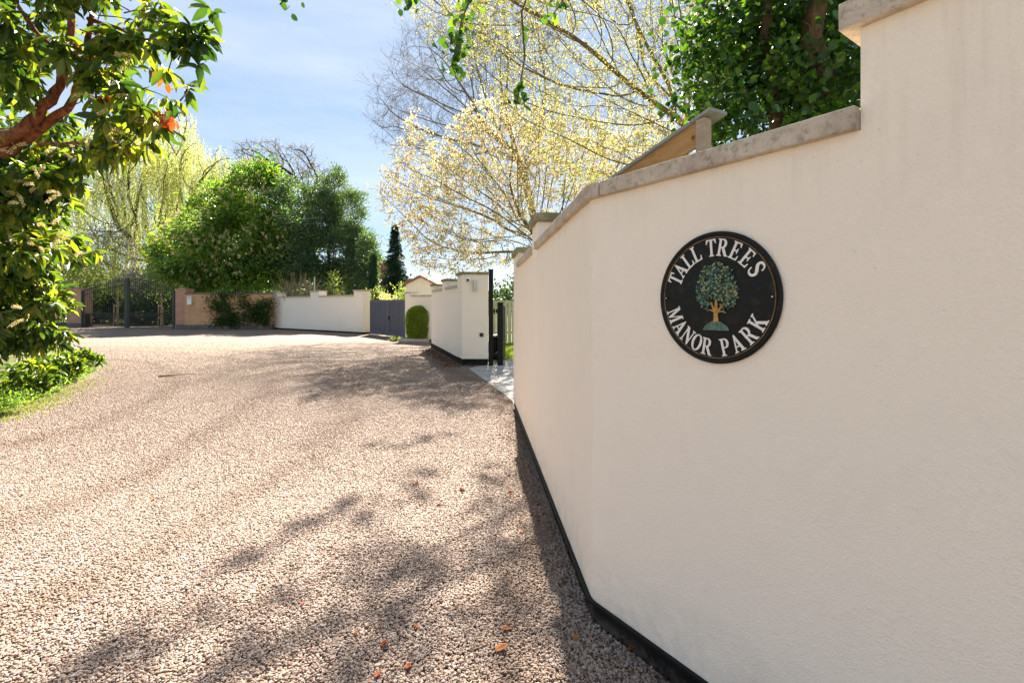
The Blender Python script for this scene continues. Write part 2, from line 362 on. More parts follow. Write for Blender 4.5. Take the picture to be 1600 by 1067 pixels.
n = NT('pebble'); oi = n.n('ShaderNodeObjectInfo')
c = n.ramp(oi.outputs['Random'], PEB)
c = n.mix(n.math('MULTIPLY', tracks(n, oi.outputs['Location']), 0.8), c, (0.20, 0.13, 0.09))
nz = n.noise(n.coord('Object'), 3.0, 3)
c = n.mix(n.rng(nz, 0.4, 0.7, 0.0, 0.25), c, (0.24, 0.17, 0.12))
M['pebble'] = n.done(n.bsdf(c, 0.6, n.bump(n.noise(n.coord('Object'), 6, 3), 0.2, 0.1), spec=0.35))

n = NT('paving_slab'); v = n.coord('Object', rot=(0, 0, R(32)))
b = n.n('ShaderNodeTexBrick', {0: v, 'Color1': (0.42, 0.41, 0.39, 1), 'Color2': (0.36, 0.35, 0.335, 1), 'Mortar': (0.16, 0.15, 0.13, 1), 'Scale': 1.0,
                               'Mortar Size': 0.012, 'Brick Width': 0.9, 'Row Height': 0.6})
c = n.mix(n.rng(n.noise(v, 3, 5), 0.4, 0.75, 0, 0.4), b.outputs[0], (0.28, 0.26, 0.22))
M['paving'] = n.done(n.bsdf(c, 0.85, n.bump(n.math('MULTIPLY', b.outputs[1], -1.0), 0.4, 0.01), spec=0.2))

# ------------------------------------------------------------------ leaf and branch builders
def leaf_template(kind):
    if kind == 'long' or kind == 'round':
        t = np.array([0.28, 0.55, 0.8]) if kind == 'long' else np.array([0.22, 0.5, 0.8])
        w = np.array([0.8, 1.0, 0.66]) if kind == 'long' else np.array([0.82, 1.0, 0.74])
        V = [(0, 0, 0)]
        for a, b in zip(t, w):
            z = -0.16 * a * a
            V += [(a, b, z + 0.10), (a, 0, z), (a, -b, z + 0.10)]
        V += [(1, 0, -0.2)]
        T = [(0, 2, 1), (0, 3, 2)]
        for i in (1, 4):
            T += [(i, i + 1, i + 4), (i, i + 4, i + 3), (i + 1, i + 2, i + 5), (i + 1, i + 5, i + 4)]
        T += [(7, 8, 10), (8, 9, 10)]
        return np.array(V, float), np.array(T)
    V = [(0, 0, 0), (0.5, 1, 0.08), (1, 0, -0.1), (0.5, -1, 0.08)]
    return np.array(V, float), np.array([(0, 2, 1), (0, 3, 2)])

def unit(a):
    return a / np.maximum(np.linalg.norm(a, axis=-1, keepdims=True), 1e-9)

def leaves_arr(P, D, L, W, kind='simple', up=None, r=None, roll=1.0):
    """P points, D directions, L lengths, W half widths -> verts, tris"""
    r = r or rng; N = len(P)
    T, Fx = leaf_template(kind)
    D = unit(np.asarray(D, float)); nrm = r.normal(size=(N, 3)) * roll
    nrm = nrm + (np.array([0, 0, 1.0]) if up is None else up)
    Y = unit(np.cross(nrm, D)); Z = np.cross(D, Y)
    L = np.broadcast_to(L, (N,)); W = np.broadcast_to(W, (N,))
    V = P[:, None, :] + T[None, :, 0, None] * (L[:, None, None] * D[:, None, :]) + T[None, :, 1, None] * (W[:, None, None] * Y[:, None, :]) \
        + T[None, :, 2, None] * (L[:, None, None] * Z[:, None, :])
    k = len(T)
    Fc = (np.arange(N) * k)[:, None, None] + Fx[None]
    return V.reshape(-1, 3), Fc.reshape(-1, 3)

def merge(parts):
    Vs, Fs, o = [], [], 0
    for V, Fc in parts:
        Vs.append(V); Fs.append(Fc + o); o += len(V)
    return np.vstack(Vs), np.vstack(Fs)

def ellipsoids(n, els, r, shell=0.0):
    """n points in a union of ellipsoids [(cx,cy,cz,rx,ry,rz)]"""
    out = []
    vol = np.array([e[3] * e[4] * e[5] for e in els]) ** 0.75; cnt = np.maximum(1, (n * vol / vol.sum())).astype(int)
    for e, k in zip(els, cnt):
        d = unit(r.normal(size=(k, 3))); rad = (shell + (1 - shell) * r.random(k)) ** (1 / 3.0)
        ph = r.random(3) * 6.28; rad = rad * (0.96 + 0.15 * np.sin(5 * d[:, 0] + 3.5 * d[:, 2] + ph[0]) * np.sin(6 * d[:, 2] - 3 * d[:, 1] + ph[1]) + 0.09 * np.sin(13 * d[:, 0] + 11 * d[:, 2] + ph[2]))
        out.append(np.array(e[:3]) + d * rad[:, None] * np.array(e[3:6]))
    return np.vstack(out)

def colonize(trunk, attr, step, infl, kill, iters=120, grav=0.0, r=None):
    r = r or rng
    nodes = [np.array(p, float) for p in trunk]; par = [-1] + list(range(len(trunk) - 1))
    A = attr.copy(); bd = np.full(len(A), 1e9); bi = np.zeros(len(A), int)
    def upd(i0):
        nonlocal bd, bi
        Nn = np.array(nodes[i0:])
        d = np.linalg.norm(A[:, None] - Nn[None], axis=2); j = d.argmin(1); m = d[np.arange(len(A)), j]
        b = m < bd; bd[b] = m[b]; bi[b] = j[b] + i0
    upd(0)
    for it in range(iters):
        act = bd < infl
        if not act.any():
            if it > 5 or len(A) == 0: break
            act = bd <= bd.min() + step
        own = bi[act]; vec = unit(A[act] - np.array(nodes)[own])
        i0 = len(nodes); uo = np.unique(own)
        S = np.zeros((i0, 3)); np.add.at(S, own, vec)
        for o in uo:
            d = S[o] + r.normal(size=3) * 0.25 + np.array([0, 0, grav])
            d = d / (np.linalg.norm(d) + 1e-9)
            nodes.append(nodes[o] + d * step); par.append(int(o))
        upd(i0)
        keep = bd > kill
        A = A[keep]; bd = bd[keep]; bi = bi[keep]
        if len(A) == 0: break
    return np.array(nodes), np.array(par)

def bushy(nd, pa, rd, thr, n, L, seg, r, tip, up=0.1, levels=1, spread=0.7):
    """fine twigs on every thin branch"""
    for lv in range(levels):
        idx = np.where((rd < thr) & (pa >= 0))[0]; idx = np.repeat(idx, n)
        d0 = unit(nd[idx] - nd[pa[idx]]); d = unit(d0 + r.normal(size=d0.shape) * spread + np.array([0, 0, up]))
        prev = idx; Lr = L * (0.5 + r.random(len(idx)))[:, None] / seg
        for s_ in range(seg):
            p = nd[prev] + d * Lr; base = len(nd)
            nd = np.vstack([nd, p]); pa = np.concatenate([pa, prev]); rd = np.concatenate([rd, np.full(len(idx), tip * (1 - 0.4 * s_ / seg))])
            prev = np.arange(base, base + len(idx)); d = unit(d + r.normal(size=d.shape) * 0.25 + np.array([0, 0, up * 0.3]))
        thr = tip * 1.01; L *= 0.6; tip *= 0.8; n = max(1, n - 1)
    return nd, pa, rd

def radii(nodes, par, tip=0.01, e=2.3, rmax=None):
    N = len(nodes); acc = np.zeros(N); 
    for i in range(N - 1, -1, -1):
        if acc[i] == 0: acc[i] = tip ** e
        if par[i] >= 0: acc[par[i]] += acc[i]
    rr = acc ** (1 / e)
    if rmax: rr = np.where(rr > 0, tip + (rr - tip) * (rmax - tip) / max(rr[0] - tip, 1e-6), tip)
    return rr

def skeleton_mesh(nodes, par, rad, thick_sides=8, minr=0.0):
    N = len(nodes); kids = [[] for _ in range(N)]
    for i in range(N):
        if par[i] >= 0: kids[par[i]].append(i)
    mb = MB(); used = np.zeros(N, bool)
    starts = [0]
    while starts:
        s0 = starts.pop(); ch = [s0] if par[s0] < 0 else [par[s0], s0]
        cur = s0
        while kids[cur]:
            ks = sorted(kids[cur], key=lambda k: -rad[k]); starts += ks[1:]
            cur = ks[0]; ch.append(cur)
        if len(ch) < 2: continue
        rr = [rad[c] for c in ch]
        if par[s0] >= 0: rr[0] = rr[1]
        if rr[0] < minr: continue
        sd = thick_sides if rr[0] > 0.05 else (5 if rr[0] > 0.02 else 3)
        rr[-1] = rr[-1] * 0.5
        mb.tube([nodes[c] for c in ch], rr, sd, cap=False)
    return mb

def twig_leaves(nodes, par, rad, thr, per, spread, r, out=0.6, grav=0.0, centre=None):
    """positions and directions of leaves around thin branches"""
    idx = np.where((rad < thr) & (par >= 0))[0]
    idx = np.repeat(idx, per); t = r.random(len(idx))[:, None]
    p = nodes[idx] * t + nodes[par[idx]] * (1 - t)
    d = unit(nodes[idx] - nodes[par[idx]]) * out + r.normal(size=(len(idx), 3)) * 0.6 + np.array([0, 0, grav])
    p = p + r.normal(size=p.shape) * spread
    return p, unit(d)

def boughs(n, els, r, shell, nb, bs):
    C0 = ellipsoids(nb, els, r, shell); C0 = C0[r.integers(len(C0), size=n)] if nb else None
    return C0 + r.normal(size=(n, 3)) * np.array([bs, bs, bs * 0.7])
def clump_crown(els, nclump, per, csize, r, shell=0.55, grav=-0.2, flat=0.8, outw=0.8, nb=0, bs=0.5):
    """dense evergreen crown: leaf clumps scattered over a lobed volume"""
    C = ellipsoids(nclump, els, r, shell) if not nb else np.vstack([boughs(int(nclump * 0.72), els, r, shell, nb, bs), ellipsoids(int(nclump * 0.28), els, r, 0.1)])
    cen = np.array([e[:3] for e in els]).mean(0)
    own = np.repeat(np.arange(len(C)), per)
    cs = csize * (0.5 + r.random(len(C)))[own]
    off = r.normal(size=(len(own), 3)) * 0.5; off[:, 2] *= flat
    P = C[own] + off * cs[:, None]
    D = unit(off) * 0.9 + unit(C[own] - cen) * outw + r.normal(size=off.shape) * 0.35 + np.array([0, 0, grav])
    return P, unit(D)

# ------------------------------------------------------------------ ground
def sheet(name, poly, z, mat, kind='structure'):
    me = bpy.data.meshes.new(name); me.from_pydata([(p[0], p[1], z) for p in poly], [], [tuple(range(len(poly)))])
    me.materials.append(mat); o = bpy.data.objects.new(name, me); COL.objects.link(o); o['kind'] = kind
    if me.polygons[0].normal.z < 0: me.flip_normals()
    return o
sheet('ground', [(-900, -200), (900, -200), (900, 1500), (-900, 1500)], -0.008, M['earth'])
drive_edge = [G(-330, 760), (-6.9, 6.1), G(40, 633), G(95, 607), G(140, 588), G(150, 575), G(128, 560), G(60, 540), G(60, 515)]
drive = [(12, -16), (-12, -16), (-9, 2)] + drive_edge + [(-31.5, 36.5), (-18, 36.5), (-14, 33), (-6.5, 27.5), (-4.1, 22.6), G(674, 541), (-1.0, 12.4), (0.1, 11.2), (0.9, 7), (1.6, 3.5), (5.5, -3)]  # extended unseen behind the camera to bounce light onto the near wall
sheet('gravel_drive', drive, 0.0, M['gravel'])
sheet('paving', [G(733, 577), (-0.62, 12.7), (-0.6, 16.5), (2.6, 16.5), (2.6, 7.3), (0.05, 7.3), G(790, 618)], 0.012, M['paving'])
sheet('lawn', [(-0.42, 13.3), (5.5, 13.3), (9, 30), (-2.5, 30)], 0.018, M['lawn'])

# far drive beyond the iron gates
# ------------------------------------------------------------------ near rendered wall (two planes) with coping and plinth
Cn = np.array([0.377, 2.264]); Bd = np.array([509.0, -743.0]) / math.hypot(509, 743); Ad = np.array([-55.0, 743.0]) / math.hypot(55, 743)
Aend = 4.79
def offset_path(pts, d):
    """offset an open path to its left-hand side by -d (outward is the drive side)"""
    pts = [np.array(p, float) for p in pts]; out = []
    nr = []
    for a, b in zip(pts[:-1], pts[1:]):
        t = (b - a) / np.linalg.norm(b - a); nr.append(np.array([-t[1], t[0]]))
    for i, p in enumerate(pts):
        if i == 0: m = nr[0]; k = 1
        elif i == len(pts) - 1: m = nr[-1]; k = 1
        else:
            m = nr[i - 1] + nr[i]; m = m / np.linalg.norm(m); k = 1 / max(0.3, m.dot(nr[i]))
        out.append(tuple(p + m * d * k))
    return out
def band(pts, d_out, d_in):
    return offset_path(pts, d_out) + offset_path(pts, -d_in)[::-1]
# path from the right end to the far end; left of travel is the drive side
def Bp(t): return Cn + Bd * t
def Ap(t): return Cn + Ad * t
rc = 0.035
corner = [tuple(Bp(rc)), tuple(Bp(rc * 0.35) + (Ap(rc * .1) - Cn)), tuple(Ap(rc * 0.45) + (Bp(rc * .1) - Cn)), tuple(Ap(rc))]
tS = math.dist((0.992, 1.366), Cn)
wall = thing('boundary_wall', 'cream rendered wall in the foreground with black plinth and stepped concrete coping, carrying the oval-looking sign', 'wall', (Cn[0], Cn[1], 0))
wall['label'] = 'nearest cream rendered wall, cornered and stepped, with black plinth, carrying the round black sign'
T = 0.30
mb = MB()
mb.prism(band([tuple(Bp(tS))] + corner + [tuple(Ap(2.03))], 0, T), 0.12, 2.0)
mb.prism(band([tuple(Bp(7.0)), tuple(Bp(tS))], 0, T), 0.12, 2.29)
p1a, p1b, p2a = 2.03, 2.42, 3.97
mb.prism(band([tuple(Ap(p1a)), tuple(Ap(p1b))], 0, T), 0.12, 2.25)
mb.prism(band([tuple(Ap(p1b)), tuple(Ap(p2a))], 0, T), 0.12, 2.0)
mb.prism(band([tuple(Ap(p2a)), tuple(Ap(Aend))], 0, T), 0.12, 2.19)
mb.build('rendered_wall', M['render'], wall, world=True)
mb = MB(); mb.prism(band([tuple(Bp(7.0))] + [tuple(Cn)] + [tuple(Ap(Aend - 0.01))], -0.014, T - 0.014), -0.05, 0.12)
mb.build('plinth', M['plinth'], wall, world=True)
mb = MB(); mb.prism(band([tuple(Bp(7.0))] + [tuple(Cn)] + [tuple(Ap(Aend))], 0.006, -0.02), 0.108, 0.122)
mb.build('render_stop_bead', M['black'], wall, world=True)
def coping(path, z, th=0.066, o=0.032, parent=wall, mat=None, moss=False):
    m = MB(); m.prism(band(path, o, T + o), z, z + th)
    return m.build('coping_stone', mat or M['coping'], parent, world=True, bevel=0.006)
cuts = [tS - 0.001, 0.62, 0.03]
coping([tuple(Bp(tS - 0.002)), tuple(Bp(0.078))], 2.0)
coping([tuple(Bp(0.074)), tuple(Cn), tuple(Ap(0.16))], 2.0)
for a, b in ((0.164, 0.80), (0.804, 1.42), (1.424, p1a - 0.002)): coping([tuple(Ap(a)), tuple(Ap(b))], 2.0)
for a, b in ((tS - 0.045, tS + 0.95), (tS + 0.954, tS + 2.0), (tS + 2.004, tS + 3.2)):
    coping([tuple(Bp(b)), tuple(Bp(a))], 2.29, 0.08)
coping([tuple(Ap(p1a - 0.04)), tuple(Ap(p1b + 0.04))], 2.25, 0.08, mat=M['coping_moss'])
coping([tuple(Ap(p1b + 0.002)), tuple(Ap(p2a - 0.002))], 2.0)
coping([tuple(Ap(p2a - 0.04)), tuple(Ap(Aend + 0.03))], 2.19, 0.07, mat=M['coping_moss'])

# ------------------------------------------------------------------ round sign
SR = 0.2375
ang = math.atan2(Bd[1], Bd[0])
sp = Bp(math.dist((0.75, 1.72), Cn) - 0.02)
sign = thing('round_sign', 'round black cast sign with white lettering and a green tree emblem on the nearest wall', 'sign', (sp[0], sp[1], 1.53), ang)
n = NT('glossy_black_enamel'); nz_ = n.noise(n.coord('Object'), 40, 4)
c = n.mix(n.rng(nz_, 0.52, 0.7, 0, 0.6), (0.006, 0.006, 0.006), (0.035, 0.022, 0.012))
M['enamel'] = n.done(n.bsdf(c, 0.42, n.bump(nz_, 0.35, 0.004), spec=0.22))
M['sign_white'] = plain('sign_white_paint', (0.80, 0.74, 0.68), 0.4, var=0.06, scale=60)
mb = MB(); mb.lathe([(0.001, 0.0), (SR - 0.006, 0.0), (SR, 0.003), (SR, 0.011), (SR - 0.004, 0.015), (SR - 0.009, 0.016), (SR - 0.014, 0.012), (SR - 0.019, 0.0095), (0.001, 0.0095)], 128, 'y')
mb.build('plate', M['enamel'], sign, smooth=False)
mb = MB()
prof = [(SR - 0.0225, 0.0094), (SR - 0.0215, 0.0118), (SR - 0.0195, 0.0118), (SR - 0.0185, 0.0094)]
NN = 128
vs = [(r_ * math.cos(2 * math.pi * k / NN), -h_, r_ * math.sin(2 * math.pi * k / NN)) for r_, h_ in prof for k in range(NN)]
fs = [(i * NN + k, i * NN + (k + 1) % NN, (i + 1) * NN + (k + 1) % NN, (i + 1) * NN + k) for i in range(3) for k in range(NN)]
mb.add(vs, fs)
M['rim_line'] = plain('worn_rim_gold', (0.16, 0.10, 0.045), 0.35, var=0.6, scale=20)
mb.build('rim_line', M['rim_line'], sign)
for sx_ in (-1, 1):
    mb = MB(); mb.lathe([(0.0005, 0.0095), (0.0085, 0.0095), (0.0085, 0.012), (0.006, 0.0135), (0.0005, 0.0137)], 20, 'y', (sx_ * (SR - 0.030), 0, 0.0))
    s_ = mb.build('screw_boss', M['enamel'], sign)
    mb = MB(); mb.lathe([(0.0003, 0.0136), (0.0034, 0.0136), (0.0028, 0.0152), (0.0003, 0.0156)], 16, 'y', (sx_ * (SR - 0.030), 0, 0.0))
    mb.build('screw', M['steel'], s_)

def arc(cx, cy, rx, ry, a0, a1, n=14):
    return [(cx + rx * math.cos(R(a0 + (a1 - a0) * i / n)), cy + ry * math.sin(R(a0 + (a1 - a0) * i / n))) for i in range(n + 1)]
SL = [(0, 1), (0, .95), (.10, .92), (.10, .08), (0, .05)]
def s_outline():
    cp = [(.64, .70), (.60, .84), (.48, .945), (.33, .96), (.18, .93), (.11, .80), (.15, .67), (.30, .56), (.46, .46), (.57, .34), (.58, .20), (.47, .075), (.32, .04), (.16, .075), (.07, .19), (.03, .32)]
    # smooth by Catmull-Rom
    P = [np.array(p) for p in cp]; pts = []
    for i in range(len(P) - 1):
        p0, p1, p2, p3 = P[max(i - 1, 0)], P[i], P[i + 1], P[min(i + 2, len(P) - 1)]
        for j in range(4):
            t = j / 4; pts.append(0.5 * ((2 * p1) + (-p0 + p2) * t + (2 * p0 - 5 * p1 + 4 * p2 - p3) * t * t + (-p0 + 3 * p1 - 3 * p2 + p3) * t ** 3))
    pts.append(P[-1]); m = len(pts); Lf, Rt = [], []
    for i, p in enumerate(pts):
        d = pts[min(i + 1, m - 1)] - pts[max(i - 1, 0)]; d /= np.linalg.norm(d); nn = np.array([-d[1], d[0]])
        s = i / (m - 1); w = 0.034 + 0.062 * math.sin(math.pi * s) ** 1.5
        if s < 0.05 or s > 0.95: w = 0.045
        Lf.append(tuple(p + nn * w)); Rt.append(tuple(p - nn * w))
    return Lf + Rt[::-1]
GL = {
 'T': (.80, [[(.22, 0), (.58, 0), (.58, .05), (.485, .08), (.485, .93), (.66, .93), (.74, .74), (.80, .74), (.78, 1), (.02, 1), (0, .74), (.06, .74), (.14, .93), (.315, .93), (.315, .08), (.22, .05)]]),
 'L': (.70, [[(0, 0), (.66, 0), (.70, .28), (.64, .28), (.56, .08), (.27, .08), (.27, .92), (.38, .95), (.38, 1)] + SL]),
 'E': (.71, [[(0, 0), (.68, 0), (.71, .27), (.65, .27), (.57, .07), (.27, .07), (.27, .47), (.45, .47), (.48, .36), (.53, .36), (.53, .66), (.48, .66), (.45, .55), (.27, .55), (.27, .93), (.54, .93), (.61, .76), (.67, .76), (.65, 1)] + SL]),
 'A': (.88, [[(0, 0), (.28, 0), (.28, .05), (.18, .08), (.245, .27), (.52, .27), (.59, .08), (.50, .05), (.50, 0), (.88, 0), (.88, .05), (.79, .08), (.47, 1), (.40, 1), (.09, .08), (0, .05)], [(.27, .34), (.495, .34), (.385, .70)]]),
 'N': (.88, [[(0, 0), (.28, 0), (.28, .05), (.18, .08), (.18, .78), (.68, 0), (.78, 0), (.78, .92), (.88, .95), (.88, 1), (.60, 1), (.60, .95), (.70, .92), (.70, .32), (.25, 1)] + SL]),
 'M': (1.06, [[(0, 0), (.28, 0), (.28, .05), (.18, .08), (.19, .76), (.46, 0), (.52, 0), (.79, .78), (.79, .08), (.70, .05), (.70, 0), (1.06, 0), (1.06, .05), (.97, .08), (.97, .92), (1.06, .95), (1.06, 1), (.80, 1), (.54, .28), (.28, 1)] + SL]),
 'O': (.84, [arc(.42, .5, .42, .52, 0, 342, 27), arc(.42, .5, .235, .45, 0, 342, 27)]),
 'P': (.68, [[(0, 0), (.38, 0), (.38, .05), (.27, .08), (.27, .43)] + arc(.38, .715, .31, .285, -90, 90) + SL, [(.27, .50)] + arc(.36, .715, .15, .215, -90, 90) + [(.27, .93)]]),
 'R': (.84, [[(0, 0), (.38, 0), (.38, .05), (.27, .08), (.27, .46), (.35, .46), (.62, 0), (.86, 0), (.86, .05), (.78, .07), (.54, .49)] + arc(.40, .73, .30, .27, -55, 90) + SL, [(.27, .53)] + arc(.37, .73, .15, .20, -90, 90) + [(.27, .93)]]),
 'K': (.90, [[(0, 0), (.37, 0), (.37, .05), (.27, .08), (.27, .38), (.34, .46), (.60, .08), (.52, .05), (.52, 0), (.92, 0), (.92, .05), (.84, .07), (.46, .60), (.70, .92), (.80, .95), (.80, 1), (.52, 1), (.52, .95), (.59, .92), (.27, .52), (.27, .92), (.37, .95), (.37, 1)] + SL]),
 'S': (.68, [s_outline()]),
}
def word(txt, angles, rad, hgt, bottom=False):
    cu = bpy.data.curves.new('lettering', 'CURVE'); cu.dimensions = '2D'; cu.fill_mode = 'BOTH'; cu.extrude = 0.0010; cu.bevel_depth = 0.0002
    for ch, a in zip(txt, angles):
        w, outs = GL[ch]; t = R(a)
        for o_ in outs:
            spn = cu.splines.new('POLY'); spn.points.add(len(o_) - 1); spn.use_cyclic_u = True
            for i, (x, y) in enumerate(o_):
                lx, ly = (x - w / 2) * hgt * 0.80, (y - 0.5) * hgt
                if not bottom: # up = outward
                    px_ = lx * math.cos(t) + (rad + ly) * math.sin(t); py_ = -lx * math.sin(t) + (rad + ly) * math.cos(t)
                else:          # up = towards the centre
                    px_ = lx * math.cos(t) + (rad - ly) * math.sin(t); py_ = lx * math.sin(t) - (rad - ly) * math.cos(t)
                spn.points[i].co = (px_, py_, 0, 1)
    tmp = bpy.data.objects.new('lettering', cu); COL.objects.link(tmp)
    dg = bpy.context.evaluated_depsgraph_get(); me = bpy.data.meshes.new_from_object(tmp.evaluated_get(dg))
    bpy.data.objects.remove(tmp); me.materials.clear(); me.materials.append(M['sign_white'])
    o = bpy.data.objects.new('lettering', me); COL.objects.link(o); o.parent = sign
    me.transform(Matrix.Translation((0, -0.0108, 0)) @ Matrix.Rotation(R(90), 4, 'X'))
    o['label'] = 'white raised serif letters reading ' + txt
    return o
LR, LH = SR * 0.758, SR * 0.258
word('TALL', (-66, -52.5, -38, -24.5), LR, LH); word('TREES', (-4, 10.5, 26.5, 42.5, 59), LR, LH)
word('MANOR', (-68.5, -52.5, -38, -23.5, -9.5), LR, LH, True); word('PARK', (13, 28.5, 45, 62), LR, LH, True)

# tree emblem in relief
emb = bpy.data.objects.new('tree_emblem', None); COL.objects.link(emb); emb.parent = sign; emb.location = (0.008, -0.0095, 0.006); emb.scale = (0.95, 1, 0.93)
emb['label'] = 'painted relief of a full green tree with a golden trunk'
n = NT('emblem_green'); gg = n.n('ShaderNodeNewGeometry').outputs['Random Per Island']
c = n.ramp(gg, [(0, (0.006, 0.03, 0.028)), (0.3, (0.015, 0.08, 0.07)), (0.58, (0.05, 0.17, 0.12)), (0.8, (0.40, 0.38, 0.15)), (1, (0.20, 0.16, 0.05))])
M['emblem_green'] = n.done(n.bsdf(c, 0.35, spec=0.5))
M['emblem_gold'] = plain('emblem_gold', (0.50, 0.26, 0.05), 0.4, var=0.4, scale=60)
M['emblem_mound'] = plain('emblem_mound', (0.08, 0.15, 0.11), 0.4, var=0.6, scale=90)
r9 = np.random.default_rng(5)
def in_crown(x, z):
    # x,z in units of SR, egg-shaped crown, lobed lower edge
    if z > 0.0:
        w = 0.33 * math.sqrt(max(0, 1 - ((z - 0.02) / 0.50) ** 2)) ** 0.9
        return abs(x) < w + 0.02
    return abs(x) < 0.335 * math.sqrt(max(0, 1 - (z / -0.27) ** 2)) and not (abs(x) < 0.11 and z < -0.06)
pts = []
while len(pts) < 620:
    x, z = r9.uniform(-.36, .36), r9.uniform(-.28, .53)
    if in_crown(x, z): pts.append((x, z))
N_ = len(pts); P_ = np.array([(x * SR, -0.001 - 0.006 * (1 - min(1, (abs(x) / .36) ** 2)) * r9.random(), z * SR) for x, z in pts])
D_ = np.array([(x * 1.3 + r9.normal() * .6, 0, 0.3 + r9.normal() * .7) for x, z in pts])
V_, F_ = leaves_arr(P_, D_, SR * 0.055, SR * 0.018, 'simple', up=np.array([0, -1.0, 0]), r=r9, roll=0.45)
V_[:, 1] -= 0.002
cr_ = mesh_np('crown', V_, F_, 3, M['emblem_green'], emb)
mb = MB(); bk = []
for k in range(48):
    a = 2 * math.pi * k / 48; s = 0.0
    dx, dz = math.cos(a), math.sin(a)
    while in_crown(dx * (s + .01), 0.04 + dz * (s + .01)) and s < 0.48: s += 0.01
    bk.append((dx * s * SR * (0.97 + 0.03 * math.sin(k * 3)), (0.04 + dz * s) * SR))
mb.extr(bk, -0.0016, -0.0002); mb.build('crown_backing', plain('emblem_dark', (0.008, 0.025, 0.02), 0.5, var=0.4, scale=90), emb)
mb = MB()
def tb(pts_, r0, r1): mb.tube([(x * SR, -0.0022, z * SR) for x, z in pts_], [r0 * SR + (r1 - r0) * SR * i / (len(pts_) - 1) for i in range(len(pts_))], 6)
tb([(0, -.42), (-.005, -.3), (0, -.2), (0.0, -.05)], .045, .018)
tb([(0, -.30), (-.05, -.2), (-.10, -.10)], .024, .010); tb([(0, -.30), (.06, -.21), (.13, -.13)], .024, .010)
tb([(.02, -.26), (.10, -.25), (.17, -.27)], .016, .008); tb([(-.02, -.27), (-.07, -.24), (-.13, -.22)], .016, .008)
for x0, z0 in ((-.17, .02), (-.08, .16), (.06, .12), (.19, .03), (.02, .26), (-.14, .24)):
    tb([(x0, z0 - .05), (x0 + .01, z0 + .01), (x0 + .03, z0 + .06)], .010, .004)
mb.build('trunk', M['emblem_gold'], emb)
mb = MB(); mb.extr([(-.24 * SR, -.56 * SR), (.22 * SR, -.56 * SR), (.19 * SR, -.49 * SR), (.08 * SR, -.42 * SR), (-.04 * SR, -.40 * SR), (-.13 * SR, -.44 * SR), (-.20 * SR, -.50 * SR)], -0.004, 0.0)
mb.build('mound', M['emblem_mound'], emb)

# ------------------------------------------------------------------ gate pillar wall (C)
def local_wall(name, label, P0, P1, cat='wall'):
    a = math.atan2(P1[1] - P0[1], P1[0] - P0[0])
    return thing(name, label, cat, (P0[0], P0[1], 0), a), math.dist(P0, P1)
# local x runs from the far end to the near end, -y is the drive side
PN = G(722, 572); PF = G(674, 543)
wc, Lc = local_wall('garden_wall', 'cream rendered wall ending in the tall pillar beside the black gate, stepped coping', PF, PN)
aw = wc.rotation_euler[2]
mb = MB(); mb.box(0, Lc - 0.62, 0, 0.35, 0.17, 1.98)
mb.box(0.0, 0.55, 0.002, 0.348, 1.98, 2.2); mb.box(Lc - 3.15, Lc - 2.45, 0.002, 0.348, 1.98, 2.24)
mb.build('rendered_wall', M['render'], wc)
mb = MB(); mb.box(-0.2, Lc - 0.62, 0.012, 0.34, -0.05, 0.17); mb.build('plinth', M['plinth'], wc)
for x0, x1, z in ((0.55, Lc - 3.16, 1.98), (Lc - 2.44, Lc - 0.63, 1.98), (-0.04, 0.6, 2.2), (Lc - 3.2, Lc - 2.40, 2.24)):
    k = max(1, round((x1 - x0) / 0.95)); 
    for i in range(k):
        mb = MB(); mb.box(x0 + (x1 - x0) * i / k + 0.002, x0 + (x1 - x0) * (i + 1) / k - 0.002, -0.04, 0.39, z, z + 0.07)
        mb.build('coping_stone', M['coping_moss'] if z > 2.1 else M['coping'], wc, bevel=0.006)
# the pillar: its front faces the camera
pr = np.array(PN); PR = np.array(G(763, 572)); 
pil = thing('gate_pillar', 'tall cream rendered pillar with black base, camera and steel light, beside the black gate', 'pillar', (PN[0], PN[1], 0), math.atan2(PR[1] - pr[1], PR[0] - pr[0]))
pw = math.dist(PN, PR)
mb = MB(); 
ca, sa = math.cos(aw - pil.rotation_euler[2]), math.sin(aw - pil.rotation_euler[2])
dx_, dy_ = -ca * 0.64, -sa * 0.64   # back edge follows the wall
mb.prism([(0, 0), (pw, 0), (pw + dx_, dy_), (dx_, dy_)], 0.18, 2.28); mb.build('pillar_body', M['render'], pil, bevel=0.004)
mb = MB(); mb.prism([(0.01, 0.012), (pw - 0.012, 0.012), (pw + dx_, dy_), (dx_ + 0.012, dy_)], -0.05, 0.18); mb.build('plinth', M['plinth'], pil)
mb = MB(); mb.prism([(-0.05, -0.035), (pw + 0.03, -0.035), (pw + dx_ + 0.03, dy_ + 0.03), (dx_ - 0.05, dy_ + 0.03)], 2.28, 2.35); mb.build('coping_stone', M['coping_moss'], pil, bevel=0.006)

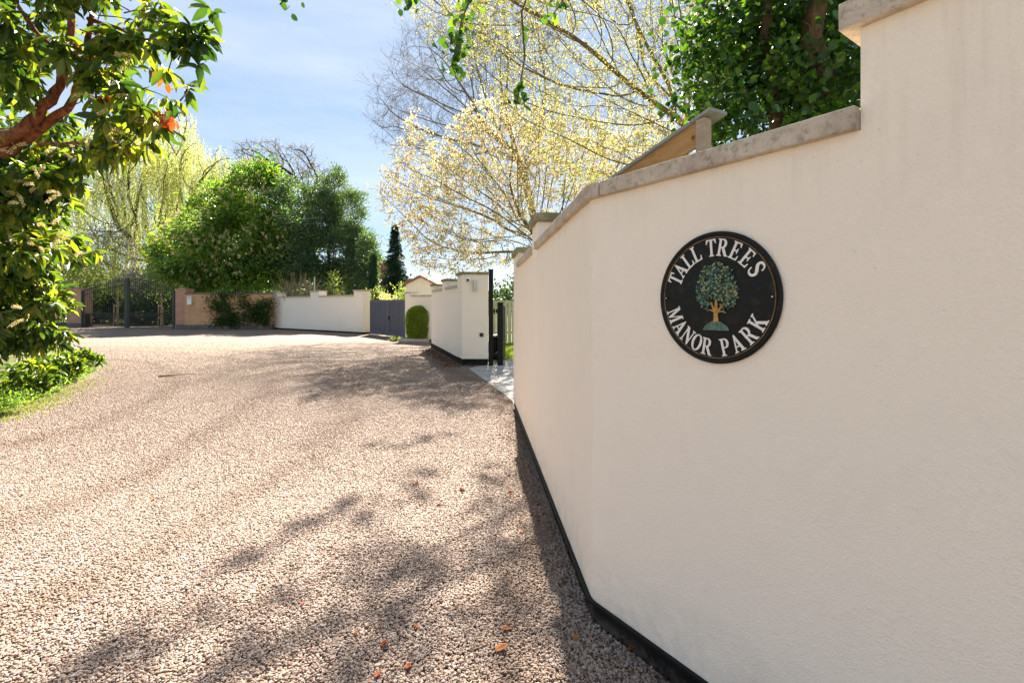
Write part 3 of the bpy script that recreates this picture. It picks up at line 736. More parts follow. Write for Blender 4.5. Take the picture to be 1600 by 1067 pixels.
# things fixed to the pillar (local frame of pillar face)
def on_pil(px, py):
    x = (px - 800) / F * 11.97 - PN[0]; return x, H - (py - HY) / F * 11.97
def pil_thing(name, label, cat, px, py):
    x, z = on_pil(px, py); m = pmat(pil); w = m @ Vector((x, 0, z))
    return thing(name, label, cat, tuple(w), pil.rotation_euler[2])
t = pil_thing('security_camera', 'white dome security camera high on the gate pillar', 'camera', 731, 437)
mb = MB(); mb.lathe([(0.001, 0.0), (0.075, 0.0), (0.078, 0.03), (0.06, 0.045), (0.001, 0.045)], 24, 'y'); mb.build('mount', M['white'], t, smooth=False)
mb = MB()
for i in range(9):
    pass
prof = [(0.066 * math.cos(R(a)) + 0.0005, 0.045 + 0.06 * math.sin(R(a))) for a in range(0, 91, 10)]
mb.lathe(prof, 24, 'y'); mb.build('dome', M['white'], t, smooth=True)
mb = MB(); mb.lathe([(0.033, 0.085), (0.034, 0.105), (0.028, 0.114), (0.0005, 0.117)], 20, 'y', (0.006, 0, -0.016)); mb.build('lens', M['glass_dark'], t)
t = pil_thing('wall_light', 'slim stainless steel up-and-down light on the gate pillar', 'wall light', 742, 447)
mb = MB(); mb.tube([(0, -0.075, -0.135), (0, -0.075, 0.135)], 0.045, 20); mb.build('tube_housing', M['steel'], t, smooth=False)
mb = MB(); mb.box(-0.03, 0.03, -0.035, 0, -0.06, 0.06); mb.build('bracket', M['steel'], t, bevel=0.003)
mb = MB(); mb.tube([(0, -0.075, -0.130), (0, -0.075, -0.139)], 0.036, 20); mb.build('lens', M['glass_dark'], t)
t = pil_thing('entry_keypad', 'small square black keypad low on the gate pillar', 'keypad', 752.5, 523)
mb = MB(); mb.box(-0.047, 0.047, -0.03, 0, -0.047, 0.047); mb.build('housing', M['black'], t, bevel=0.006)
mb = MB(); mb.box(-0.03, 0.03, -0.034, -0.03, -0.03, 0.03); mb.build('touch_panel', M['glass_dark'], t, bevel=0.001)

# black gate standing open
gx = (763.6 - 800) / F * 12.0
t = thing('gate_post', 'tall square black steel gate post against the rendered pillar', 'gate post', (gx + 0.055, 12.02, 0))
mb = MB(); mb.box(-0.055, 0.055, -0.05, 0.09, -0.05, 2.40); mb.build('post', M['black'], t, bevel=0.004)
mb = MB(); mb.box(-0.06, 0.06, -0.055, 0.095, 2.40, 2.415); mb.build('post_cap', M['black'], t)
t = thing('garden_gate', 'black gate leaf standing open and seen end-on beside the pillar', 'gate', ((781.5 - 800) / F * 12.0, 12.0, 0), R(-3))
mb = MB(); mb.box(-0.07, 0.07, 0.0, 0.09, -0.02, 1.57); mb.build('end_stile', M['black'], t, bevel=0.004)
mb = MB(); mb.box(-0.076, 0.076, -0.006, 0.096, 1.57, 1.588); mb.build('stile_cap', M['black'], t)
mb = MB(); mb.box(-0.03, 0.03, 0.09, 1.5, 0.08, 1.5)
mb.build('gate_panel', M['black'], t)
for z in (0.28, 1.36):
    mb = MB(); mb.tube([(-0.21, 0.03, z), (-0.15, 0.02, z), (-0.14, 0.01, z + 0.02), (-0.07, 0.02, z + 0.02)], 0.013, 8)
    mb.tube([(-0.15, 0.02, z - 0.06), (-0.15, 0.02, z + 0.07)], 0.018, 10); mb.box(-0.10, -0.07, -0.01, 0.05, z - 0.04, z + 0.06)
    mb.build('hinge', M['black'], t)
# black bin behind the gate
t = thing('water_butt', 'low black barrel standing between gate post and open gate leaf', 'barrel', (-0.43, 13.4, 0))
mb = MB(); mb.lathe([(0.20, 0.0), (0.23, 0.2), (0.235, 0.45), (0.21, 0.62), (0.18, 0.64)], 20); mb.build('barrel', M['black'], t)
mb = MB(); mb.lathe([(0.2, 0.64), (0.215, 0.65), (0.2, 0.69), (0.05, 0.71)], 20); mb.build('lid', plain('grey_lid', (0.3, 0.3, 0.3), 0.5), t)

# pale fence across the garden
M['pale_fence'] = plain('cream_fence_paint', (0.55, 0.52, 0.40), 0.7, var=0.1, scale=3)
t = thing('garden_fence', 'pale cream boarded fence across the garden beyond the black gate', 'fence', (-2.8, 19.2, 0))
mb = MB()
for i in range(52): mb.box(i * 0.155, i * 0.155 + 0.14, 0, 0.02, 0.04, 1.72 + 0.0 * i)
mb.build('boards', M['pale_fence'], t)
mb = MB(); mb.box(0, 8.0, 0.021, 0.06, 0.4, 0.48); mb.box(0, 8.0, 0.021, 0.06, 1.35, 1.43); mb.build('rail', M['pale_fence'], t)
for i in range(5):
    mb = MB(); mb.box(i * 2.0, i * 2.0 + 0.1, 0.062, 0.16, 0, 1.76); mb.build('post', M['pale_fence'], t)

# ------------------------------------------------------------------ far wall D / return pier right of the grey gate
def render_wall(name, label, P0, P1, th, blocks, zlow, plh, cth=0.07, piers=()):
    """blocks: (x0,x1,top) raised piers; between them the wall stands zlow high"""
    w, L = local_wall(name, label, P0, P1)
    mb = MB(); mb.box(0, L, 0, th, plh, zlow)
    for x0, x1, zt in blocks: mb.box(x0, x1, 0.0 if False else -0.004, th - 0.004, zlow, zt)
    mb.build('rendered_wall', M['render'], w)
    mb = MB(); mb.box(0.01, L - 0.01, 0.012, th - 0.012, -0.05, plh); mb.build('plinth', M['plinth'], w)
    xs = 0
    gaps = []
    for x0, x1, zt in sorted(blocks):
        if x0 > xs + 0.05: gaps.append((xs, x0))
        xs = x1
        mb = MB(); mb.box(x0 - 0.04, x1 + 0.04, -0.05, th + 0.05, zt, zt + cth); mb.build('coping_stone', M['coping'], w, bevel=0.006)
    if L > xs + 0.05: gaps.append((xs, L))
    for a, b in gaps:
        k = max(1, round((b - a) / 1.1))
        for i in range(k):
            mb = MB(); mb.box(a + (b - a) * i / k + 0.003, a + (b - a) * (i + 1) / k - 0.003, -0.045, th + 0.045, zlow, zlow + cth); mb.build('coping_stone', M['coping'], w, bevel=0.006)
    return w, L
WF0, WF1 = G(423, 514), G(567, 522)
Lw = math.dist(WF0, WF1)
def along(px):  # distance along WF0->WF1 seen at photo column px
    a, b = np.array(WF0), np.array(WF1); d = (b - a) / Lw; k = (px - 800) / F
    return (k * a[1] - a[0]) / (d[0] - k * d[1])
fw, _ = render_wall('far_boundary_wall', 'long cream rendered wall beyond the gravel with three raised piers, left of the grey gates', WF0, WF1, 0.5,
    [(0.0, along(435.5), 2.33), (along(485), along(498.5), 2.33), (along(553), Lw, 2.28)], 2.02, 0.10)
# pier return face
w2, _ = render_wall('return_wall', 'short cream rendered wall right of the grey gates, behind the clipped bush', G(633, 531), (-3.15, 19.9), 0.35, [(0.0, 0.42, 2.05)], 1.9, 0.1)

# grey double gates
GA, GB = np.array(G(577.5, 524)), np.array(G(633, 531))
GA = np.array([(577.5 - 800) / F * 25.2, 25.2]); GB = np.array([(632.5 - 800) / F * 22.0, 22.0])
t = thing('driveway_gates', 'pair of closed slate grey boarded gates between cream walls', 'gates', (GA[0], GA[1], 0), math.atan2(GB[1] - GA[1], GB[0] - GA[0]))
Lg = math.dist(GA, GB); half = Lg * (607.5 - 577.5) / 55.5 * 1.04
for a, b in ((0.03, half - 0.012), (half + 0.012, Lg - 0.03)):
    g = MB()
    g.box(a, a + 0.13, 0, 0.06, 0.06, 1.80); g.box(b - 0.13, b, 0, 0.06, 0.06, 1.80)
    g.box(a + 0.13, b - 0.13, 0, 0.06, 1.66, 1.80); g.box(a + 0.13, b - 0.13, 0, 0.06, 0.06, 0.24)
    lf = g.build('gate_leaf', M['grey_gate'], t, bevel=0.004)
    g = MB(); nb = 11; w_ = (b - a - 0.26) / nb
    for i in range(nb): g.box(a + 0.13 + i * w_ + 0.014, a + 0.13 + (i + 1) * w_ - 0.014, 0.016, 0.045, 0.24, 1.66)
    g.box(a + 0.13, b - 0.13, 0.046, 0.055, 0.24, 1.66)
    g.build('boarding', M['grey_gate'], lf)
g = MB(); g.box(half + 0.05, half + 0.15, -0.02, 0, 0.83, 1.0); g.tube([(half + 0.10, -0.02, 0.93), (half + 0.10, -0.07, 0.93), (half + 0.22, -0.07, 0.93)], 0.014, 8)
g.build('handle', M['black'], t)

# white gabled garage behind
t = thing('garage', 'small cream gabled outbuilding with clay tiled verge behind the cream walls', 'garage', ((657 - 800) / F * 23.5, 23.5, 0), R(-6))
g = MB(); g.extr([(-0.75, 0), (1.3, 0), (1.3, 2.25), (0.0, 2.9), (-0.75, 2.53)], 0, 3.5); g.build('wall', M['render'], t)
g = MB(); g.extr([(-0.9, 2.45), (0, 2.92), (1.55, 2.13), (1.55, 2.22), (0, 3.01), (-0.9, 2.54)], -0.12, 3.6); g.build('roof', M['tile'], t)

# brick house far behind the far wall
t = thing('brick_house', 'distant orange brick house with clay tile roof between evergreen and conifer', 'house', ((585 - 800) / F * 46, 46, 0), R(12))
g = MB(); g.box(-4.0, 3.2, 0, 7, 0, 3.6); g.build('wall', M['brick_pink'], t)
g = MB(); g.extr([(-4.3, 3.6), (3.5, 3.6), (3.5, 3.75), (-0.4, 7.2), (-4.3, 3.75)], -0.3, 7.3); g.build('roof', M['tile'], t)
for xx in (-2.6, 0.4, 2.0):
    g = MB(); g.box(xx - 0.5, xx + 0.5, -0.03, 0.0, 1.6, 2.8); f_ = g.build('window', M['white'], t)
    g = MB(); g.box(xx - 0.42, xx + 0.42, -0.036, -0.031, 1.68, 2.72); g.build('pane', M['glass_dark'], f_)

# ------------------------------------------------------------------ brick walls, iron gates
BA, BB = np.array(G(289, 515)), np.array(G(424, 515))
t, Lb = local_wall('brick_wall', 'orange brick garden wall with dark brick base, covered by a climber', BA, BB)
g = MB(); g.box(0, Lb, 0.0, 0.33, 0.30, 2.25); g.build('brickwork', M['brick'], t)
g = MB(); g.box(0, Lb, -0.03, 0.36, -0.05, 0.30); g.build('dark_brick_base', M['brick_blue'], t)
g = MB(); g.box(-0.0, Lb, -0.04, 0.37, 2.25, 2.34); g.build('brick_coping', M['brick_blue'], t)
t = thing('letter_box', 'small white letter box on the brick wall beside the brick pier', 'letter box', ((296 - 800) / F * 30.3, 30.35, 1.86))
g = MB(); g.box(-0.13, 0.13, -0.1, 0.03, -0.28, 0.22); g.build('box', M['white'], t, bevel=0.01)
g = MB(); g.box(-0.09, 0.09, -0.108, -0.1, 0.10, 0.13); g.build('slot', M['black'], t)
def pier(px0, px1, py, top, mat, label, d=0.75):
    Y = H * F / (py - HY); x0, x1 = (px0 - 800) / F * Y, (px1 - 800) / F * Y
    t = thing('brick_pier', label, 'pier', ((x0 + x1) / 2, Y, 0), 0, 'brick piers beside the iron gates'); w = (x1 - x0) / 2
    g = MB(); g.box(-w, w, 0, d, 0.3, top); g.build('brickwork', mat, t)
    g = MB(); g.box(-w - 0.03, w + 0.03, -0.03, d, -0.05, 0.3); g.build('base_course', M['brick_blue'], t)
    g = MB(); g.box(-w - 0.03, w + 0.03, -0.03, d + 0.03, top, top + 0.09); g.build('cap', mat, t)
    return t
pier(274, 291, 514.5, 2.50, M['brick_pink'], 'orange brick pier at the right side of the iron gates')
pier(104, 127, 511.5, 2.62, M['brick_pink'], 'broad pinkish brick pier at the left side of the iron gates, half behind leaves', 0.9)
IA = np.array([(128.5 - 800) / F * 33.2, 33.2]); IB = np.array([(272.5 - 800) / F * 31.6, 31.6])
Li = math.dist(IA, IB)
t = thing('iron_gates', 'pair of tall arched black iron railed gates at the end of the gravel', 'gates', (IA[0], IA[1], 0), math.atan2(IB[1] - IA[1], IB[0] - IA[0]))
def itop(x): return 2.45 + 0.72 * math.sin(math.pi * (0.06 + 0.88 * x / Li)) ** 1.4
for a, b in ((0.06, Li / 2 - 0.12), (Li / 2 + 0.12, Li - 0.06)):
    g = MB(); k = 20
    g.box(a, a + 0.09, -0.03, 0.03, 0.06, itop(a) + 0.05); g.box(b - 0.09, b, -0.03, 0.03, 0.06, itop(b) + 0.05)
    for i in range(1, k):
        x = a + (b - a) * i / k; g.tube([(x, 0, 0.12), (x, 0, itop(x) + 0.10)], 0.013, 6)
        g.tube([(x, 0, itop(x) + 0.10), (x, 0, itop(x) + 0.14), (x, 0, itop(x) + 0.24)], [0.014, 0.035, 0.002], 6)
        if i % 1 == 0:
            xm = x - (b - a) / k / 2; g.tube([(xm, 0, 0.12), (xm, 0, 0.92)], 0.010, 6); g.tube([(xm, 0, 0.92), (xm, 0, 1.05)], [0.028, 0.002], 6)
    xs_ = [a + (b - a) * i / 14 for i in range(15)]
    for dz in (0.0, -0.30):
        g.tube([(x, 0, itop(x) + dz) for x in xs_], 0.028, 6)
    for z in (0.14, 0.80, 0.98): g.tube([(a, 0, z), (b, 0, z)], 0.026, 6)
    g.build('gate_leaf', M['iron'], t)
g = MB(); g.box(Li / 2 - 0.10, Li / 2 + 0.10, -0.05, 0.05, 0.03, 3.28); g.box(Li / 2 - 0.13, Li / 2 + 0.13, -0.07, 0.07, 3.28, 3.34)
g.build('centre_stile', M['iron'], t)
for x in (0.0, Li):
    g = MB(); g.box(x - 0.05, x + 0.05, -0.05, 0.05, 0, 2.5); g.build('gate_post', M['iron'], t)
t = thing('gate_motor', 'small black gate motor post inside the left iron gate', 'gate motor', ((136.5 - 800) / F * 34.0, 34.0, 0))
g = MB(); g.box(-0.14, 0.14, -0.1, 0.1, 0, 0.85); g.build('housing', M['black'], t, bevel=0.03)
g = MB(); g.box(-0.16, 0.16, -0.12, 0.12, 0.85, 0.92); g.build('cover', M['black'], t, bevel=0.02)

# thin pale post behind the far wall
t = thing('marker_post', 'thin pale metal post rising behind the cream wall near the evergreen', 'post', ((491.5 - 800) / F * 30, 30, 0))
g = MB(); g.tube([(0, 0, 0), (0, 0, 3.25)], 0.045, 10); g.build('post', M['steel'], t)
g = MB(); g.tube([(0, 0, 3.25), (0, 0, 3.30)], [0.06, 0.03], 10); g.build('cap', M['steel'], t)

# kerb by the clipped bush
t = thing('kerb_stone', 'low pale stone kerb at the foot of the clipped bush', 'kerb', ((622 - 800) / F * 20.2, 20.2, 0), R(-9))
g = MB(); g.box(0, 1.35, 0, 0.12, -0.03, 0.13); g.build('stone', M['coping'], t, bevel=0.01)

# ------------------------------------------------------------------ garden shed roof behind the near wall
# rake of a lean-to roof seen over the coping
A0 = Q(897, 322, 4.75); A1 = Q(1107, 176, 3.35)
ds = A1[:2] - A0[:2]; sl = float(np.linalg.norm(ds)); t = thing('garden_shed', 'timber lean-to shed with grey felt roof showing above the nearest wall', 'shed', (A0[0], A0[1], 0), math.atan2(ds[1], ds[0]))
zA, zB = float(A0[2]), float(A1[2])
def rz(x): return zA + (zB - zA) * x / sl
g = MB(); g.extr([(-0.1, rz(-0.1)), (sl + 0.05, rz(sl + 0.05)), (sl + 0.05, rz(sl + .05) - 0.022), (-0.1, rz(-0.1) - 0.022)], -0.05, 0.13); g.build('felt_roof', M['felt'], t)
g = MB(); g.extr([(-0.08, rz(-0.08) - 0.024), (sl - 0.07, rz(sl - 0.07) - 0.024), (sl - 0.07, rz(sl - 0.07) - 0.20), (-0.08, rz(-0.08) - 0.20)], -0.02, 0.0); g.build('barge_board', M['timber'], t)
g = MB(); g.box(sl - 0.07, sl, -0.045, 0.03, 0.0, rz(sl - 0.07) - 0.024); g.build('corner_post', M['timber_grey'], t)
g = MB(); g.box(-0.05, 0.03, 0.05, 0.12, 0.0, rz(-0.05) - 0.03); g.build('corner_post', M['timber_grey'], t)
g = MB(); g.extr([(0.0, 0.02), (sl - 0.08, 0.02), (sl - 0.08, rz(sl - 0.08) - 0.36), (0.0, rz(0) - 0.24)], 0.02, 0.045); g.build('boarding', M['timber'], t)
g = MB(); g.extr([(0.0, rz(0.0) - 0.24), (sl - 0.07, rz(sl - 0.07) - 0.30), (sl - 0.07, rz(sl - 0.07) - 0.37), (0.0, rz(0.0) - 0.31)], -0.035, 0.015); g.build('rail', M['timber_grey'], t)

# ================================================================== VEGETATION
def tree_thing(name, label, loc, cat='tree', group=None):
    return thing(name, label, cat, (loc[0], loc[1], 0), 0, group)
def L3(p, loc): return np.asarray(p, float) - np.array([loc[0], loc[1], 0])

def put(name, arr, mat, parent): return mesh_np(name, arr[0], arr[1], 3, mat, parent)

# ---- magnolia (cream blossom and young leaves) behind the pillar
r1 = np.random.default_rng(11)
loc = (1.35, 16.8)
t = tree_thing('magnolia_tree', 'spreading magnolia with cream blossom and yellow-green young leaves behind the gate pillar', loc)
def E(px, py, Y, rx, ry, rz): return tuple(Q(px, py, Y) - np.array([loc[0], loc[1], 0])) + (rx, ry, rz)
els = [E(730, 330, 16.5, 2.6, 2.2, 2.1), E(770, 240, 16.5, 1.9, 1.8, 1.5), E(665, 290, 16.2, 1.3, 1.4, 1.6), E(760, 190, 16.3, 0.9, 1.0, 0.7), E(860, 300, 16.6, 2.2, 2.0, 2.0),
       E(705, 395, 16.0, 1.45, 1.4, 0.8), E(920, 270, 16.8, 1.6, 1.6, 1.8), E(650, 205, 16.2, 0.5, 0.7, 0.45), E(610, 300, 16.3, 0.5, 0.7, 0.9), E(840, 220, 17, 1.3, 1.4, 1.2), E(1010, 260, 17.5, 1.6, 1.6, 1.9)]
A = ellipsoids(7500, els, r1, 0.25)
trunk = [(0, 0, 0), (0.0, 0, 0.5), (-0.05, 0.0, 1.0), (-0.1, 0, 1.5)]
nd, pa = colonize(trunk, A, 0.19, 1.6, 0.235, 120, 0.05, r1)
rd = radii(nd, pa, 0.0055, 2.3, 0.11)
nd, pa, rd = bushy(nd, pa, rd, 0.0105, 1, 0.30, 2, r1, 0.005, 0.15)
print('magnolia', len(nd))
skeleton_mesh(nd, pa, rd).build('trunk', M['bark_gold'], t, smooth=True)
p, d = twig_leaves(nd, pa, rd, 0.0072, 4, 0.055, r1, 0.7, 0.5)
k = len(p); pick = r1.random(k) < 0.52
put('crown', leaves_arr(p[pick], d[pick], 0.085 * (0.6 + 0.7 * r1.random(pick.sum())), 0.024, r=r1), M['mag_leaf'], t)
q = ~pick; keep = r1.random(q.sum()) < 0.6
bp, bdv = p[q][keep], d[q][keep]; bp = np.repeat(bp, 2, 0); bdv = unit(np.repeat(bdv, 2, 0) + r1.normal(size=bp.shape) * 0.5 + np.array([0, 0, 0.6]))
put('blossom', leaves_arr(bp, bdv, 0.085 * (0.6 + 0.6 * r1.random(len(bp))), 0.026, r=r1), M['mag_petal'], t)

# ---- tall bare tree
r2 = np.random.default_rng(12)
loc = (1.7, 31.0)
t = tree_thing('bare_tree', 'tall leafless tree with fine grey twigs rising behind the magnolia', loc)
els = [E(700, 180, 31, 4.2, 3.5, 3.6), E(640, 190, 31, 2.6, 2.4, 2.4), E(670, 110, 31, 2.6, 2.5, 2.4), E(720, 90, 31, 3.6, 3, 2.8), E(800, 160, 31, 4, 3.5, 4.5), E(620, 150, 31, 1.8, 2, 1.2), E(790, 60, 31, 3.5, 3, 3)]
A = ellipsoids(4500, els, r2, 0.3)
nd, pa = colonize([(0, 0, z) for z in (0, 1.5, 3, 4.5, 6)], A, 0.4, 3.5, 0.5, 100, 0.1, r2)
rd = radii(nd, pa, 0.010, 2.2, 0.25)
nd, pa, rd = bushy(nd, pa, rd, 0.018, 2, 0.8, 3, r2, 0.0065, 0.12, 2, 0.5)
print('bare', len(nd))
mb = skeleton_mesh(nd, pa, rd)
mb.build('trunk', M['bark_grey'], t, smooth=True)

# ---- catkin tree overhanging from the right
r3 = np.random.default_rng(13)
loc = (3.9, 9.6)
t = tree_thing('catkin_tree', 'large overhanging tree with hanging yellowish catkins and small young leaves above the nearest wall', loc)
els = [E(900, 90, 9.2, 2.0, 1.8, 1.5), E(1010, 150, 9, 1.6, 1.7, 1.7), E(790, 40, 9.0, 1.4, 1.6, 0.9), E(1060, 40, 9, 2.2, 2, 2), E(940, 230, 9.3, 1.2, 1.3, 0.9), E(730, 15, 9.2, 0.9, 1.3, 0.6), E(860, 180, 9.2, 0.9, 1.2, 0.7),
       E(700, -60, 9.4, 1.5, 1.5, 0.8), E(850, -90, 9.3, 2.0, 1.8, 1.1), E(1050, -200, 9.5, 2.6, 2.5, 1.8), E(560, -150, 9.8, 1.3, 1.2, 0.7), E(1000, 260, 9.5, 0.9, 1.0, 0.5), E(430, -190, 10.0, 0.8, 0.9, 0.5)]
def shade_clump(px, py, w_, h_, z):  # unseen leaf clump added up-sun of a ground spot to shade it
    gx_, gy_ = G(px, py); k_ = z / math.tan(R(SUN_EL)); ry_ = (G(px, py - h_ / 2)[1] - G(px, py + h_ / 2)[1]) / 2
    return (gx_ + k_ * math.sin(R(SUN_AZ)) - loc[0], gy_ + k_ * math.cos(R(SUN_AZ)) - loc[1], z, w_ / 2 * gy_ / F, ry_ * 0.8, ry_ * 0.5)
shade_clumps = [shade_clump(*a) for a in [(345, 950, 120, 34, 10.8), (395, 878, 60, 20, 10.8), (470, 832, 60, 26, 10.6), (575, 795, 80, 44, 10.4), (610, 865, 90, 40, 10.4), (675, 885, 70, 36, 10.2), (590, 1015, 60, 36, 10.5),
         (150, 1020, 150, 50, 11.2), (775, 915, 80, 36, 10.0), (650, 690, 90, 18, 9.6), (735, 745, 110, 30, 9.6), (640, 790, 60, 20, 9.9), (860, 1010, 80, 40, 10.0)]]
els_up = [(-2.2, 3.2, 9.4, 1.4, 0.8, 0.4), (-0.5, 2.0, 9.0, 1.2, 1.0, 0.8), (-4.2, 3.6, 10.2, 1.4, 0.6, 0.3)]
up2 = []
for u_ in shade_clumps:
    for _ in range(5):
        up2.append((u_[0] + r3.normal() * u_[3] * 0.75, u_[1] + r3.normal() * u_[4] * 0.9, u_[2] + r3.normal() * 0.12, u_[3] * r3.uniform(.2, .6), u_[4] * r3.uniform(.25, .7), u_[5] * r3.uniform(.25, .7)))
shade_clumps = up2
A = np.vstack([ellipsoids(8500, els, r3, 0.2), ellipsoids(110, els_up, r3, 0.2), ellipsoids(330, shade_clumps, r3, 0.1)])
nd, pa = colonize([(0, 0, 0), (0, 0, 1), (0.02, 0, 2), (0, 0.05, 3), (-0.05, 0, 4), (-0.15, 0, 4.8)], A, 0.18, 2.0, 0.23, 130, 0.0, r3)
rd = radii(nd, pa, 0.0042, 2.3, 0.085)
nd, pa, rd = bushy(nd, pa, rd, 0.008, 1, 0.24, 2, r3, 0.0035, -0.15)
lowz = nd[:, 2] < 8.2
print('catkin', len(nd))
skeleton_mesh(nd, pa, rd).build('trunk', M['bark_gold'], t, smooth=True)
p, d = twig_leaves(nd, pa, np.where(lowz, rd, 1), 0.0070, 7, 0.045, r3, 0.8, -0.3)
up_ = np.array([a[:3] for a in shade_clumps]); own = r3.integers(len(shade_clumps), size=6500); sz = np.array([a[3:] for a in shade_clumps])[own]  # leaves of the added shadow-casting clumps, merged into the crown
q_ = up_[own] + r3.normal(size=(6500, 3)) * sz * 0.45; p = np.vstack([p, q_]); d = np.vstack([d, unit(r3.normal(size=q_.shape))])
put('crown', leaves_arr(p, d, 0.040 * (0.5 + 0.9 * r3.random(len(p))), 0.0115, r=r3), M['catkin_leaf'], t)
p, d = twig_leaves(nd, pa, np.where(lowz, rd, 1), 0.0055, 1, 0.02, r3, 0, 0)
p = p[r3.random(len(p)) < 0.6]; parts = []
for j in range(5):   # a catkin: overlapping scale pairs down a drooping thread
    dn = unit(np.stack([r3.normal(size=len(p)) * 0.12, r3.normal(size=len(p)) * 0.12, -np.ones(len(p))], 1)) if j == 0 else dn
    parts.append(leaves_arr(p + dn * 0.02 * j, unit(dn + r3.normal(size=p.shape) * 0.1), 0.036, 0.0065, r=r3, roll=3.0))
put('catkins', merge(parts), M['catkin'], t)

# ---- ivy-clad tree just behind the near wall, with branches over the camera
r4 = np.random.default_rng(14)
loc = (2.55, 3.95)
t = tree_thing('ivy_clad_tree', 'dark glossy round-leaved evergreen tree with brown stems behind the nearest wall', loc)
mb = MB()
def Lp(px, py, Y): return Q(px, py, Y) - np.array([loc[0], loc[1], 0])
mb.tube([(0.05, 0.15, 0), (0.0, 0.1, 1.6), Lp(1290, 130, 4.0), Lp(1268, 60, 3.95), Lp(1285, -40, 3.9), (-0.1, 0, 5.2), (-0.2, 0.1, 7)], [0.12, 0.10, 0.085, 0.08, 0.075, 0.06, 0.02], 12)
mb.tube([(-0.3, 0.5, 0), Lp(1215, 160, 4.3), Lp(1195, 60, 4.2), Lp(1210, -60, 4.2), (-0.6, 0.2, 5.4)], [0.07, 0.055, 0.05, 0.045, 0.02], 10)
br = [
 [(-0.1, 0, 4.6), (-1.2, -0.3, 4.75), (-2.4, -0.5, 4.6), Lp(700, -150, 3.45), Lp(560, -110, 3.4), Lp(455, -30, 3.35)],
 [Lp(800, -160, 3.4), Lp(760, -60, 3.3), Lp(722, 30, 3.25), Lp(706, 105, 3.2)],
 [Lp(900, -165, 3.4), Lp(850, -80, 3.3), Lp(815, 20, 3.2), Lp(820, 90, 3.15), Lp(808, 160, 3.1)],
 [Lp(760, -120, 3.4), Lp(690, -50, 3.35), Lp(640, 0, 3.3)],
 [Lp(1000, -160, 3.5), Lp(930, -60, 3.4), Lp(880, 0, 3.35), Lp(865, 22, 3.3)],
 [Lp(1160, -100, 3.9), Lp(1110, 0, 3.7), Lp(1080, 40, 3.6), Lp(1052, 25, 3.5)],
 [Lp(560, -110, 3.4), Lp(500, -60, 3.4), Lp(437, 8, 3.35)]]
for b_ in br:
    mb.tube(b_, list(np.linspace(0.022 if b_ is br[0] else 0.009, 0.0045, len(b_))), 6)
mb.build('trunk', M['bark_brown'], t, smooth=True)
els = [tuple(Lp(1200, 90, 4.0)) + (0.75, 0.55, 0.75), tuple(Lp(1290, 150, 3.9)) + (0.5, 0.5, 0.6), tuple(Lp(1130, 190, 4.0)) + (0.30, 0.4, 0.35), tuple(Lp(1140, 40, 4.0)) + (0.35, 0.4, 0.4),
       tuple(Lp(1250, -80, 4.0)) + (1.0, 0.7, 0.7), tuple(Lp(1350, 80, 4.2)) + (0.8, 0.6, 0.9), tuple(Lp(1330, 0, 4.4)) + (0.9, 0.5, 0.9)]
C = np.vstack([boughs(1250, els, r4, 0.3, 75, 0.10), ellipsoids(900, [tuple(np.array(e[:3]) + np.array([0.25, 0.75, 0.1])) + (e[3] * 0.9, 0.35, e[5]) for e in els], r4, 0.0)]); keepC = []
own = np.repeat(np.arange(len(C)), 8); off = r4.normal(size=(len(own), 3)) * 0.075
P = C[own] + off; D = unit(off * 6 + r4.normal(size=off.shape) * 0.5 + np.array([-0.15, -0.4, -0.25]))
hp, hd = [], []
def spray(path, t0, nl, sp=0.05):
    path = [np.array(q_) for q_ in path]
    for i in range(nl):
        s_ = t0 + (1 - t0) * r4.random(); x = s_ * (len(path) - 1); a = min(int(x), len(path) - 2)
        pt = path[a] + (path[a + 1] - path[a]) * (x - a) + r4.normal(size=3) * sp * 0.6
        hp.append(pt); hd.append(r4.normal(size=3) * 0.7 + np.array([0, 0, -0.5]))
spray(br[0][2:], 0.8, 20); spray(br[1], 0.45, 100, 0.075); spray(br[2], 0.45, 7, 0.03); spray(br[2][3:], 0.5, 16, 0.06); spray(br[3], 0.5, 45, 0.07); spray(br[4], 0.7, 14, 0.06); spray(br[5], 0.4, 40, 0.08); spray(br[6], 0.5, 34, 0.06)
Pw = P + np.array([loc[0], loc[1], 0]); vx = 800 + F * Pw[:, 0] / Pw[:, 1]; vy = HY - F * (Pw[:, 2] - H) / Pw[:, 1]
gap = ((np.abs(vx - 1272 - 0.1 * (vy - 60)) < 20) & (vy < 115) | (np.abs(vx - 1192) < 8) & (vy < 50)) & (r4.random(len(P)) < 0.6)
P, D = P[~gap], D[~gap]
P = np.vstack([P, np.array(hp)]); D = unit(np.vstack([D, np.array(hd)]))
Ls = 0.072 * (0.55 + 0.6 * r4.random(len(P)))
Ls[-len(hp):] *= 0.85
put('crown', leaves_arr(P, D, Ls, Ls * 0.40, 'round', r=r4, roll=0.9), M['ivy'], t)
mb = MB()
for i in range(16):   # loose vine stems
    a = C[r4.integers(len(C))]; pts_ = [a]
    dv = unit(np.array([r4.normal() * 0.5, -0.3, r4.normal()]))
    for j in range(6): dv = unit(dv + r4.normal(size=3) * 0.25); pts_.append(pts_[-1] + dv * 0.06)
    mb.tube(pts_, 0.003, 4)
vs_o = mb.build('vine_stems', M['bark_gold'], t); vs_o['kind'] = 'stuff'

